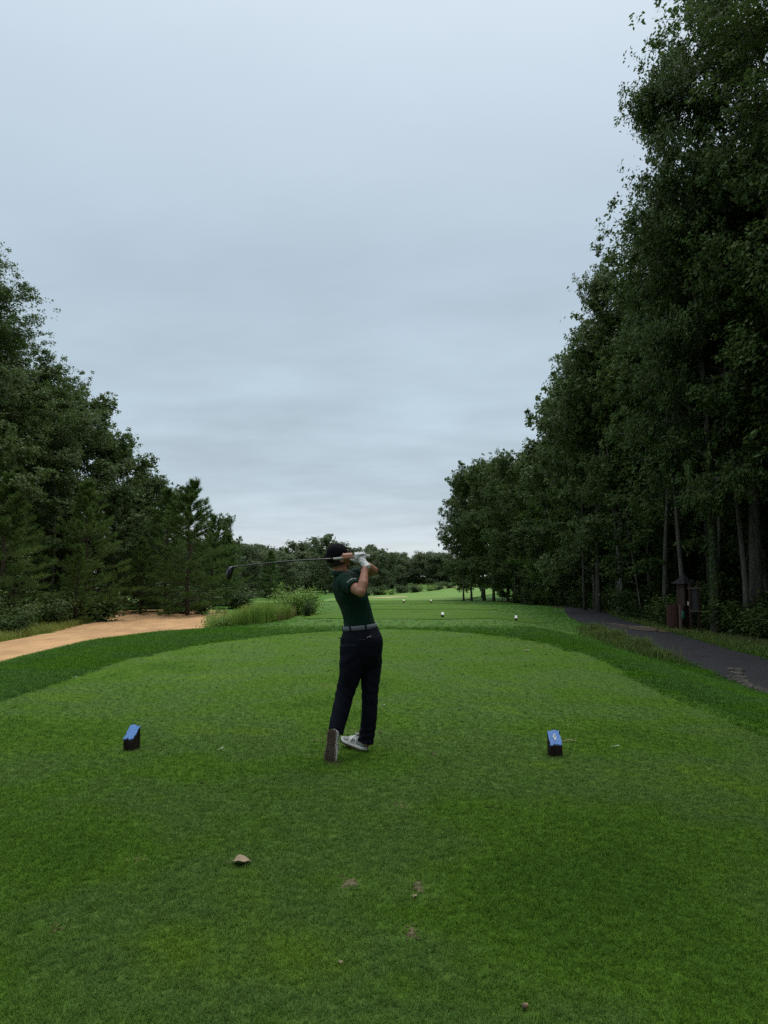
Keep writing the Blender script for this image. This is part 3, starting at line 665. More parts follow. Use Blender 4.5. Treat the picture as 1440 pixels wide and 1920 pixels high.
for x, y, h in [(-28, 40, 21), (-26, 49, 18), (-31, 46, 21), (-24, 55, 15), (-20, 58, 12.5), (-22, 36, 12), (-26, 34, 16), (-28, 58, 16), (-17.5, 62, 9), (-22, 66, 11), (-33, 54, 20), (-19.5, 44, 9), (-17.4, 48.2, 8)]:
    place('oak_tree', (OAK_N if h > 15 else OAK_M)[r2.integers(3)], x, y, h, 'oak filling the dark left-hand wood behind the sand', 'tree', 'trees deep in the left-hand wood')
for i, (x, y, h, w) in enumerate([(-14.6, 29.5, .9, 1.3), (-15.5, 31.5, 1.2, 1.3), (-16.6, 29.4, 1.3, 1.4), (-15.7, 35.5, 1.1, 1.4), (-15.1, 39.2, 1.5, 1.5), (-16.4, 36.9, 1.3, 1.3), (-17.5, 42, 1.6, 1.4), (-18.2, 46, 1.8, 1.4), (-18.6, 50, 1.8, 1.4), (-16.2, 52.6, 1.7, 1.4), (-13.2, 51.5, 1.4, 1.4), (-18.5, 31, 1.6, 1.4), (-17.6, 27.5, 1.2, 1.4), (-14.4, 56, 1.6, 1.5), (-20.5, 39, 2, 1.5), (-11.1, 45.6, .8, 1.3), (-20, 48, 2.2, 1.5), (-12.6, 46.3, 1.1, 1.3), (-10.3, 53, 1.3, 1.5), (-15.0, 26.2, .9, 1.4)]):
    place('shrub', SHRUB[i % 3], x, y, h, 'green shrub on the bank between the sand and the left-hand trees', 'shrub', 'undergrowth along the left-hand wood', wide=w)

for i in range(34):
    y = r2.uniform(64, 120); x = r2.uniform(-.95, -.40) * y
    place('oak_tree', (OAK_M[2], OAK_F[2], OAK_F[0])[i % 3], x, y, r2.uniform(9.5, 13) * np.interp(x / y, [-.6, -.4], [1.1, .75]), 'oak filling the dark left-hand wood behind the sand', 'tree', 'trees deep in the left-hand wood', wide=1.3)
for i in range(14):
    place('sapling', SAP_N[i % 2], -23 - 14 * r2.uniform(), r2.uniform(40, 60), r2.uniform(4, 6.5), 'leafy sapling under the oaks behind the sand', 'tree', 'saplings under the left-hand wood', wide=1.4)
for i in range(40):
    y = r2.uniform(34, 110); x = y * r2.uniform(.46, .95) if y < 60 else y * r2.uniform(.22, .9)
    place('oak_tree', (OAK_M[2], OAK_F[2], OAK_F[0])[i % 3], x, y, r2.uniform(10, 15), 'tall oak crowded into the dark wood behind the cart path', 'tree', 'trees deep in the right-hand wood', wide=1.25)
for i in range(9):  # unseen oaks added behind the camera to darken the near turf
    place('oak_tree', OAK_N[i % 3], -17 + 4.2 * i + r2.uniform(-.8, .8), -12 - r2.uniform(0, 5) - (3 if i in (3, 4, 5) else 0), r2.uniform(18, 22), 'unseen oak added behind the tee to shade its near end', 'tree', 'added shade trees behind the camera')

# far tree line closing the view
for i in range(104):
    y = r2.uniform(150, 215); x = -62 + 100 * (i + r2.uniform(0, .9)) / 104
    x = x * y / 170
    if x > 2: y = max(y, 190 + r2.uniform(0, 20))
    h = r2.uniform(9.2, 11.6) * (1.0 + .06 * math.sin(x * .3)) * np.interp(x, [-10, 6, 30], [1, .86, .78])
    pr, kd = (PINE_F[i % 2], 'pine_tree') if r2.uniform() < .22 else (OAK_F[r2.integers(3)], 'oak_tree')
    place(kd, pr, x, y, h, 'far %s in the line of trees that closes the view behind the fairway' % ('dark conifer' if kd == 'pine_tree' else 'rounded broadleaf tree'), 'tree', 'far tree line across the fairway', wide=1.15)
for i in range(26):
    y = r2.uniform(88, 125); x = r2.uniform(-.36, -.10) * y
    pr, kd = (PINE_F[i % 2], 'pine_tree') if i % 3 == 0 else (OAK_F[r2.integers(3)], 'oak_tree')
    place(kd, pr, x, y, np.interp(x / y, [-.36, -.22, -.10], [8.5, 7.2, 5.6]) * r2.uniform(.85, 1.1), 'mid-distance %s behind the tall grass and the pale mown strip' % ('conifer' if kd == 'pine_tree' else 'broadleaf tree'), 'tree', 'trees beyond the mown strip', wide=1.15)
for i in range(16):
    y = r2.uniform(118, 138); x = np.interp(i, [0, 15], [-4, 15]) + r2.uniform(-.6, .6)
    place('shrub', (SHRUB + SHRUB_B)[i % 5], x, y, r2.uniform(.7, 1.5), 'small shrub in the scrub at the foot of the far trees', 'shrub', 'scrub beyond the fairway', wide=1.6)

# ------------------------------------------------------------------ the golfer
D0 = G(688, 1411, 0).y                                # the standing foot's distance
def Q(px, py, dy): return P(px, py, D0 + dy)
def heading(deg):
    a = R(deg); return Vector((math.sin(a), math.cos(a), 0)), Vector((math.cos(a), -math.sin(a), 0))   # facing, right-hand side
def ring(c, a, b, deg, tangent, n=36, e=2.3, back=1.0):
    f, s = heading(deg); t = tangent.normalized()
    f = (f - t * f.dot(t)).normalized(); s = (s - t * s.dot(t) - f * s.dot(f)).normalized(); out = []
    for k in range(n):
        q = 2 * math.pi * k / n; cx, sy = math.cos(q), math.sin(q)
        r = 1.0 / (abs(cx) ** e + abs(sy) ** e) ** (1 / e)
        out.append(c + s * (a * r * cx) + f * (b * r * sy * (back if sy < 0 else 1)))
    return out
def body_loft(mb, secs, n=36, e=2.3):
    cs = [s[0] for s in secs]; rings = []
    for i, (c, a, b, deg) in enumerate(secs):
        t = cs[min(i + 1, len(cs) - 1)] - cs[max(i - 1, 0)]
        rings.append(ring(c, a, b, deg, t, n, e))
    mb.loft(rings)
def dense(secs, k=4):                                  # smooth in-between sections
    out = []
    for i in range(len(secs) - 1):
        p = [secs[max(i - 1, 0)], secs[i], secs[i + 1], secs[min(i + 2, len(secs) - 1)]]
        for j in range(k):
            s = j / k
            def cr(a, b, c, d): return .5 * (2 * b + (c - a) * s + (2 * a - 5 * b + 4 * c - d) * s * s + (3 * b - a - 3 * c + d) * s ** 3)
            out.append(tuple(cr(*[q[m] for q in p]) for m in range(len(p[0]))))
    out.append(secs[-1]); return out

M['skin'] = simple('skin', (.30, .138, .088), .5, .10, 22.0, .15, 120.0, .35, bdist=.003)
M['hair'] = simple('hair', (.014, .010, .008), .6, .3, 60.0, .6, 200.0, .3)
def cloth(name, col, rough, sc, fold, weave=420.0, spec=.10, var=.12):
    m, t, b, L = new_mat(name)
    tc = N(t, 'ShaderNodeTexCoord'); n = N(t, 'ShaderNodeTexNoise'); n.inputs['Scale'].default_value = sc; n.inputs['Detail'].default_value = 3; n.inputs['Distortion'].default_value = .8
    mp = N(t, 'ShaderNodeMapping'); mp.inputs['Scale'].default_value = (1, 1, .55); L(tc.outputs['Object'], mp.inputs[0]); L(mp.outputs[0], n.inputs['Vector'])
    w = N(t, 'ShaderNodeTexNoise'); w.inputs['Scale'].default_value = weave; L(tc.outputs['Object'], w.inputs['Vector'])
    r = ramp(t, [(.3, tuple(c * (1 - var) for c in col)), (.7, tuple(c * (1 + var) for c in col))]); L(w.outputs[0], r.inputs[0]); L(r.outputs[0], b.inputs['Base Color'])
    b.inputs['Roughness'].default_value = rough; b.inputs['Specular IOR Level'].default_value = spec
    b1 = N(t, 'ShaderNodeBump'); b1.inputs['Strength'].default_value = fold; b1.inputs['Distance'].default_value = .03; L(n.outputs[0], b1.inputs['Height'])
    b2 = N(t, 'ShaderNodeBump'); b2.inputs['Strength'].default_value = .25; b2.inputs['Distance'].default_value = .002; L(w.outputs[0], b2.inputs['Height']); L(b1.outputs[0], b2.inputs['Normal'])
    L(b2.outputs[0], b.inputs['Normal']); return m
M['polo'] = cloth('dark_green_polo', (.006, .026, .018), .7, 9.0, .55)
M['trouser'] = cloth('navy_trousers', (.0050, .0060, .0135), .75, 8.0, .6)
M['cap'] = cloth('black_cap', (.0045, .0045, .0065), .85, 14.0, .12)
M['glove'] = cloth('white_glove', (.62, .63, .64), .55, 40.0, .7, 300.0)
M['belt'] = cloth('grey_belt', (.16, .165, .20), .6, 30.0, .1, 260.0)
M['white'] = simple('white_print', (.72, .72, .70), .6, .05)
M['club_black'] = simple('club_black', (.008, .008, .009), .22, .1, spec=.5)
M['shaft'] = simple('shaft_steel', (.018, .018, .020), .36, .1, spec=.6)
M['grip'] = simple('pale_grip', (.42, .42, .40), .7, .12, 60, .4, 300)
M['upper'] = simple('grey_suede', (.33, .33, .33), .85, .15, 30, .5, 160, .2)
M['shoe_white'] = simple('shoe_white', (.66, .65, .62), .6, .08, 20)
M['heel'] = simple('tan_heel', (.16, .085, .04), .7, .2, 30)
M['rubber'] = simple('dirty_sole_rubber', (.060, .048, .036), .85, .35, 14, .4, 60, .2)
M['lug'] = simple('sole_lugs', (.105, .066, .046), .8, .35, 25, .3, 60, .2)

golfer = empty('person', (G(676, 1410, 0).x, D0 - .1, 0))
tag(golfer, 'golfer in dark green polo, navy trousers and black cap finishing a swing on the tee', 'person')
base_inv = Matrix.Translation(-golfer.location)
def attach(o, parent=None):                           # parts are modelled in place; keep them there
    o.parent = parent or golfer
    if parent is None: o.matrix_parent_inverse = base_inv
    return o
def put(name, me, parent=None): return attach(link(name, me), parent)

# joints
HEADC = Q(634, 1043, 0.0)
SH_R, EL_R, WR_R = Q(648, 1091, -.16), Q(677, 1110, -.36), Q(686, 1061, -.21)
SH_L, EL_L, WR_L = Q(652, 1083, .17), Q(701, 1070, .08), Q(670, 1050, -.07)
BUTT = Q(693, 1042.5, -.125); CHEAD = Q(437, 1063, -.30)
AX = (CHEAD - BUTT).normalized()
U_ = Vector((0, -1, 0)); U_ = (U_ - AX * U_.dot(AX)).normalized(); V_ = U_.cross(AX)
if V_.z < 0: V_ = -V_
def gp(t, deg, r): a = R(deg); return BUTT + AX * t + (U_ * math.cos(a) + V_ * math.sin(a)) * r
hf, hr = heading(54); hu = Vector((0, 0, 1))
# head tips a little back and towards the target
tilt = Matrix.Rotation(R(13), 3, hr) @ Matrix.Rotation(R(-4), 3, 'Y')
HM = tilt @ Matrix((hr, hf, hu)).transposed()          # columns: right, forward, up
def hd(x, y, z): return HEADC + HM @ Vector((x, y, z))

def body():
    mb = MB()
    # skull, jaw, face
    mb.ball(hd(0, -.008, .012), (.074, .093, .098), HM, 24, 16)
    mb.ball(hd(0, .030, -.048), (.056, .060, .066), HM, 20, 12)
    mb.ball(hd(0, .068, -.092), (.024, .020, .020), HM)
    mb.ball(hd(0, .078, -.010), (.046, .022, .040), HM)
    mb.tube([hd(0, .090, .022), hd(0, .108, -.018), hd(0, .100, -.032)], [.009, .014, .012], 10)
    for s in (-1, 1):
        mb.ball(hd(s * .011, .099, -.031), .009, HM)
        mb.ball(hd(s * .030, .082, .030), (.022, .012, .008), HM)          # brow
        mb.ball(hd(s * .043, .062, -.022), (.022, .022, .022), HM)          # cheek
        mb.ball(hd(s * .077, -.006, -.014), (.009, .019, .032), HM)         # ear
    mb.ball(hd(0, .088, -.058), (.022, .010, .007), HM); mb.ball(hd(0, .085, -.070), (.019, .010, .007), HM)
    # neck
    mb.chain([hd(0, -.016, -.03), Q(637, 1064, 0), Q(640, 1079, 0)], [.060, .0575, .064], 20)
    # trunk and legs under the clothes keep the figure whole
    body_loft(mb, [(Q(675, 1190, 0), .135, .095, 38), (Q(668, 1150, 0), .12, .09, 55), (Q(656, 1115, 0), .145, .105, 72), (Q(645, 1088, 0), .14, .09, 74), (Q(640, 1078, 0), .07, .065, 70)], 24)
    mb.chain([Q(690, 1212, .06), Q(694, 1300, .035), Q(687, 1393, .042)], [.062, .045, .036], 14)
    mb.chain([Q(664, 1212, -.04), Q(647.5, 1297, -.05), Q(631, 1368, -.165)], [.062, .045, .034], 14)
    # right arm: shoulder, elbow towards the camera, forearm up to the glove
    m1 = SH_R.lerp(EL_R, .6)
    mb.chain([SH_R, m1, EL_R], [.054, .049, .040], 18)
    f1 = EL_R.lerp(WR_R, .30) + Vector((.004, -.006, 0))
    mb.chain([EL_R, f1, EL_R.lerp(WR_R, .7), WR_R], [.0375, .0425, .032, .026], 18)
    mb.ball(EL_R + Vector((.002, -.008, -.012)), .030)
    m2 = SH_L.lerp(EL_L, .6)
    mb.chain([SH_L, m2, EL_L], [.054, .046, .038], 18)
    mb.chain([EL_L, EL_L.lerp(WR_L, .3), EL_L.lerp(WR_L, .72), WR_L], [.037, .040, .030, .025], 18)
    # bare left hand round the lower grip: palm beyond, fingers over the top towards the camera
    pc_ = gp(.188, 195, .034)
    mb.chain([WR_L, WR_L.lerp(pc_, .6), pc_], [.025, .027, .026], 14)
    mb.chain([gp(.155, 170, .036), gp(.185, 170, .038), gp(.215, 165, .036)], [.017, .018, .016], 12)
    mb.chain([gp(.155, 205, .034), gp(.185, 210, .036), gp(.210, 205, .034)], [.017, .019, .015], 12)
    for i, t in enumerate((.152, .174, .196, .217)):
        k = (.95, 1.0, 1.0, .95)[i]
        mb.chain([gp(t, 150, .036), gp(t + .001, 100, .033), gp(t + .002, 48, .0285), gp(t + .001, -5, .0265), gp(t, -62, .0235), gp(t, -100, .022)], [.0105 * k, .0108 * k, .0104 * k, .0104 * k, .0092 * k, .0082 * k], 12)
    mb.chain([gp(.180, 235, .036), gp(.205, 255, .031), gp(.228, 265, .026), gp(.246, 262, .023)], [.015, .0125, .011, .009], 12)
    # right hand (inside the glove)
    pr = gp(.085, -25, .034)
    mb.chain([WR_R, WR_R.lerp(pr, .6), pr], [.025, .026, .024], 14)
    for i, t in enumerate((.052, .073, .094, .114)):
        mb.chain([gp(t, 5, .032), gp(t, 62, .030), gp(t, 120, .026), gp(t, 185, .0235), gp(t, 245, .022)], [.009, .009, .009, .008, .0075], 10)
    return put('body', remeshed(mb, .0042, 3, 'body', M['skin'], .5))
body()
def glove():
    mb = MB(); pr = gp(.085, -25, .036)
    w1 = WR_R.lerp(pr, -.12)
    mb.chain([w1, WR_R.lerp(pr, .25), WR_R.lerp(pr, .7), pr], [.031, .031, .031, .029], 18)
    # back of the hand, a broad pad towards the camera
    for t0, t1, dg, rr in ((.052, .115, -45, .040), (.050, .118, -15, .041), (.050, .118, 18, .040), (.056, .110, -75, .038)):
        mb.chain([gp(t0, dg, rr), gp((t0 + t1) / 2, dg, rr + .002), gp(t1, dg, rr)], [.0165, .018, .0165], 12)
    for i, t in enumerate((.050, .073, .096, .118)):
        k = (.92, 1.0, 1.02, .98)[i]
        mb.chain([gp(t, 15, .040), gp(t, 55, .0375), gp(t, 92, .032), gp(t, 135, .0285), gp(t, 190, .026), gp(t, 240, .0245), gp(t, 280, .0235)], [.0115 * k, .0118 * k, .0115 * k, .0115 * k, .0105 * k, .0098 * k, .009 * k], 12)
    mb.chain([gp(.10, -62, .041), gp(.128, -52, .036), gp(.150, -42, .030), gp(.166, -38, .0265)], [.016, .0135, .012, .010], 12)
    o = put('glove', remeshed(mb, .0042, 2, 'glove', M['glove'], .45))
    d = (pr - WR_R).normalized(); x = d.orthogonal().normalized(); y = d.cross(x)
    c = MB(); rings = []
    for t, r in ((-.026, .0315), (-.022, .0345), (-.006, .0345), (-.002, .032)):
        rings.append([WR_R + d * t + (x * math.cos(k * math.pi / 12) + y * math.sin(k * math.pi / 12)) * r for k in range(24)])
    c.loft(rings); attach(c.build('cuff', M['white'], None, True), o)
    st = MB(); q = gp(.084, -32, .0605)
    for k in range(5): st.box(gp(.058 + .013 * k, 20 - 6 * k, .0585), (.0035, .004, .03), Matrix.Rotation(.5, 3, 'Y'))
    attach(st.build('stitching', simple('glove_seam', (.12, .12, .125), .7)), o)
glove()

TRUNK = dense([(Q(675.5, 1183, .01), .150, .112, 36), (Q(673.5, 1169, .01), .142, .108, 42), (Q(669, 1148, .01), .142, .110, 54), (Q(662.5, 1126, .005), .158, .122, 66),
               (Q(655.5, 1108, 0), .174, .130, 72), (Q(649, 1094, 0), .178, .122, 74), (Q(644, 1084, 0), .155, .098, 74), (Q(641, 1077, 0), .095, .076, 72), (Q(640, 1073, 0), .068, .066, 70)], 4)
def polo():
    mb = MB(); body_loft(mb, TRUNK, 44, 2.25)
    mb.chain([Q(646, 1088, -.06), SH_R + Vector((-.01, 0, -.004)), SH_R.lerp(EL_R, .25)], [.07, .070, .066], 20)
    e = SH_R.lerp(EL_R, .60); e2 = SH_R.lerp(EL_R, .63)
    mb.tube([SH_R, SH_R.lerp(EL_R, .3), e, e2], [.070, .069, .0665, .0655], 24)
    mb.chain([Q(644, 1084, .06), SH_L, SH_L.lerp(EL_L, .25)], [.066, .066, .062], 20)
    mb.tube([SH_L, SH_L.lerp(EL_L, .3), SH_L.lerp(EL_L, .60)], [.066, .064, .062], 24)
    d1 = (EL_R - SH_R).normalized()
    def disp(p, n):
        w = mnoise.noise(Vector((p.x * 9 + p.z * 5, p.y * 9, p.z * 4))) * .5
        fold = math.sin(p.z * 62 + p.x * 40 + 3 * w) * sst(1.16, .98, p.z)            # slack above the belt
        arm = math.sin((p - SH_R).dot(d1) * 85 + 3 * w) * max(0, 1 - (p - SH_R).length / .17)
        diag = math.sin((p.x * .8 - p.z * .6) * 46 + 4 * w) * max(0, 1 - abs(p.z - 1.30) / .14)
        return .0028 * fold + .0028 * arm + .0030 * diag + .006 * w
    o = put('polo_shirt', remeshed(mb, .0068, 4, 'polo_shirt', M['polo'], .5, disp))
    # collar: a folded band round the neck, standing open at the front
    t = (Q(637, 1064, 0) - Q(641, 1079, 0)).normalized(); c0 = Q(640, 1075, 0); rings = []
    for a, r, rise in ((.000, .071, -.012), (.001, .067, .016), (.000, .071, .021), (.0, .082, .004), (.0, .094, -.016), (.0, .090, -.018), (.0, .078, 0.0)):
        rr = []
        for k in range(40):
            q = 2 * math.pi * k / 40; f, s = heading(66)
            fr = max(0, math.sin(q)) ** 4
            rr.append(c0 + t * (rise - .018 * fr) + s * (math.cos(q) * r * 1.0) + f * (math.sin(q) * r * (1.02 + .15 * fr)))
        rings.append(rr)
    c = MB(); c.loft(rings, False); attach(c.build('collar', M['polo'], None, True), o)
    # white dashes printed along the sleeve hem and a piping on the shoulder
    x = d1.cross(Vector((0, 0, 1))).normalized(); y = x.cross(d1).normalized(); dsh = MB()
    for k in range(7):
        a = R(34 + 11 * k); n = (x * math.cos(a) + y * math.sin(a))
        if n.y > .6: n = -n
        Mx = Matrix((d1.cross(n), d1, n)).transposed()
        dsh.box(SH_R.lerp(EL_R, .50) + n * .0725, (.0065, .0055 if k % 3 else .009, .004), Mx)
    for k in range(5):
        dsh.box(Q(655 + 2.0 * k, 1076.5 + 2.3 * k, -.085 - .012 * k) + Vector((0, -.004, .004)), (.0025, .004, .006))
    attach(dsh.build('sleeve_print', M['white']), o)
def sst(a, b, x):
    t = min(1, max(0, (x - a) / (b - a))); return t * t * (3 - 2 * t)
polo()
def trousers():
    mb = MB()
    body_loft(mb, dense([(Q(675, 1176, .01), .150, .114, 36), (Q(676.5, 1186, .01), .166, .126, 36), (Q(677.5, 1200, .01), .190, .142, 35), (Q(677.5, 1216, .01), .188, .138, 33), (Q(677, 1232, .01), .176, .118, 30), (Q(677, 1246, .01), .150, .085, 28)], 3), 40, 2.35)
    up = Vector((0, 0, -1))
    rl = [(Q(693, 1210, .06), .098, .115, 30), (Q(695, 1240, .06), .093, .113, 25), (Q(694.5, 1264, .05), .0855, .104, 15), (Q(694, 1300, .035), .0725, .082, 0), (Q(692, 1345, .035), .066, .074, -15), (Q(688.5, 1375, .04), .062, .072, -25), (Q(685.5, 1392, .045), .062, .078, -30)]
    ll = [(Q(661, 1210, -.05), .098, .115, 36), (Q(659.5, 1240, -.06), .093, .113, 40), (Q(657.5, 1264, -.06), .0835, .103, 45), (Q(647.5, 1297, -.05), .0735, .084, 45), (Q(637, 1340, -.11), .067, .074, 40), (Q(631.5, 1365, -.16), .062, .066, 35), (Q(631, 1379, -.175), .058, .060, 35)]
    body_loft(mb, dense(rl, 3), 28, 2.2); body_loft(mb, dense(ll, 3), 28, 2.2)
    def disp(p, n):
        w = mnoise.noise(Vector((p.x * 8, p.y * 8, p.z * 5)))
        a = math.sin(p.z * 70 + 30 * p.x + 4 * w) * max(0, 1 - abs(p.z - .50) / .16)       # behind the knees
        b = math.sin(p.z * 95 - 20 * p.x + 4 * w) * max(0, 1 - abs(p.z - .13) / .14)       # at the ankles
        s = math.sin(p.z * 52 + 42 * abs(p.x + .19) + 3 * w) * max(0, 1 - abs(p.z - .78) / .10)   # under the seat
        return .0035 * a + .004 * b + .0035 * s + .006 * w
    o = put('trousers', remeshed(mb, .0068, 4, 'trousers', M['trouser'], .5, disp))
    # back pockets: welted slits, and a small white mark on the right one
    f, s = heading(35)
    pk = MB()
    for sx in (-.085, .085):
        c = Q(677, 1196, .01) + s * sx - f * (.135 - abs(sx) * .12)
        pk.box(c, (.105, .012, .010), Matrix((s, f, Vector((0, 0, 1)))).transposed())
    attach(pk.build('pocket_welt', simple('pocket_edge', (.004, .0045, .010), .8)), o)
    mk = MB(); c = Q(692.5, 1195, 0)
    for dx, dz in ((-.012, .0), (-.004, .004), (.006, .001), (.014, .006)):
        p = P(692 + dx * 220, 1195 - dz * 400, D0 + .01); v = (p - cam.location).normalized()
        mk.ball(p, (.0035, .0035, .0030), None, 6, 4)
    # seat the mark on the cloth
    me = mk.mesh('pocket_mark', M['white']); tm = o.data
    from mathutils.bvhtree import BVHTree
    bv = BVHTree.FromPolygons([v.co.copy() for v in tm.vertices], [tuple(q.vertices) for q in tm.polygons])
    h = bv.ray_cast(cam.location, (Q(692, 1195, 0) - cam.location).normalized())
    if h[0] is not None:
        dlt = h[0] - Q(692, 1195, .01)
        for v in me.vertices: v.co += dlt + Vector((0, -.001, 0))
    attach(link('pocket_mark', me), o)
trousers()
def belt():
    mb = MB(); t = (Q(673, 1166, .01) - Q(676, 1186, .01)).normalized()
    # the belt line climbs a little towards the right hip
    tb = (t + Vector((.04, 0, 0))).normalized()
    c = Q(674.8, 1175.5, .01); rings = []
    for h_, g in ((-.019, .000), (-.018, .003), (.018, .003), (.019, .000), (.018, -.006), (-.018, -.006), (-.019, .000)):
        rings.append([q + tb * h_ for q in ring(c, .1515 + g, .1145 + g, 36, tb, 56, 2.3)])
    mb.loft(rings, False); o = put('belt', mb.mesh('belt', M['belt'], True))
    f, s = heading(36)
    rr = ring(c, .1565, .1195, 36, tb, 72, 2.3)
    for k in (42, 53, 64, 12, 25):
        q = rr[k]; n = (q - c).normalized(); sd = tb.cross(n).normalized()
        lp = MB(); lp.box(q, (.012, .006, .052), Matrix((sd, n, tb)).transposed()); attach(lp.build('belt_loop', M['trouser']), o)
    bk = MB(); q = rr[18]; n = (q - c).normalized(); sd = tb.cross(n).normalized(); bk.box(q, (.045, .006, .040), Matrix((sd, n, tb)).transposed())
    attach(bk.build('buckle', M['shaft']), o)
belt()
def cap():
    mb = MB(); rings = []
    n = 36
    for j in range(13):
        th = math.pi / 2 * j / 12; ca, sa = math.cos(th), math.sin(th)
        rr = []
        for k in range(n):
            q = 2 * math.pi * k / n; cx, sy = math.cos(q), math.sin(q)
            base_z = .018 - .046 * max(0, -sy) ** 1.5                     # lower at the back
            prof = ca ** .80
            rr.append(hd(cx * .0835 * prof, -.010 + sy * .1035 * prof, base_z + (.112 - base_z) * sa ** 1.02 + (.006 * max(0, sy) * sa * (1 - sa) * 4)))
        rings.append(rr)
    mb.loft(rings); o = put('cap', mb.mesh('cap', M['cap'], True))
    b = MB(); top = []; bot = []
    rings = []
    for i in range(7):
        u = i / 6; rr = []
        for k in range(17):
            q = -1 + 2 * k / 16; ang = q * 1.12
            inner = Vector((math.sin(ang) * .080, -.010 + math.cos(ang) * .101, .022))
            outer = Vector((math.sin(ang) * .085, -.010 + math.cos(ang) * (.101 + .078 * (1 - abs(q) ** 2.6)), .020 - .012 * q * q))
            p = inner.lerp(outer, u); p.z += -.010 * u
            rr.append(p)
        rings.append(rr)
    vs = [hd(*p) for r_ in rings for p in r_] + [hd(p.x, p.y, p.z - .004) for r_ in rings for p in r_]; m = 17; off = 7 * m; fs = []
    for i in range(6):
        for k in range(m - 1):
            a = i * m + k; fs += [(a, a + 1, a + m + 1, a + m), (off + a + m, off + a + m + 1, off + a + 1, off + a)]
    for k in range(m - 1): a = 6 * m + k; fs.append((a, a + 1, off + a + 1, off + a))
    for i in range(6):
        a = i * m; fs.append((a, a + m, off + a + m, off + a)); a = i * m + m - 1; fs.append((a + m, a, off + a, off + a + m))
    b.add(vs, fs); attach(b.build('brim', M['cap'], None, True), o)
    d = MB(); d.ball(hd(0, -.010, .113), (.008, .008, .005), HM, 10, 6); attach(d.build('button', M['cap'], None, True), o)
    sm = MB()
    for k in range(6):
        q = k * math.pi / 3 + .26
        sm.tube([hd(math.cos(q) * .0845 * math.cos(th) ** .8, -.010 + math.sin(q) * .1045 * math.cos(th) ** .8, .012 + .101 * math.sin(th)) for th in np.linspace(.12, 1.45, 9)], .0014, 4)
    attach(sm.build('seams', M['cap'], None, True), o)
    # cropped hair at the nape and temples
    hm = MB(); rings = []
    for j in range(8):
        u = j / 7; rr = []
        for k in range(24):
            q = math.pi + .25 * -1 + (math.pi + .5) * k / 23
            taper = 1 - .10 * u
            rr.append(hd(math.cos(q) * .0785 * taper, -.010 + math.sin(q) * .0985 * (1 - .16 * u), .02 - .092 * u))
        rings.append(rr)
    nv = 24
    vs = [p for r_ in rings for p in r_]; fs = [(i * nv + k, i * nv + k + 1, (i + 1) * nv + k + 1, (i + 1) * nv + k) for i in range(7) for k in range(nv - 1)]
    hm.add(vs, fs); hm.ball(hd(0, -.04, -.03), (.066, .056, .052), HM, 18, 12)
    put('hair', hm.mesh('hair', M['hair'], True))
    for s in (-1, 1):
        e = MB(); e.ball(hd(s * .031, .082, .012), .0118, HM, 12, 8); eo = put('eye', e.mesh('eye', M['white'], True))
        i_ = MB(); i_.ball(hd(s * .031, .0925, .012), (.0055, .0025, .0055), HM, 10, 6); attach(i_.build('iris', M['hair'], None, True), eo)
cap()

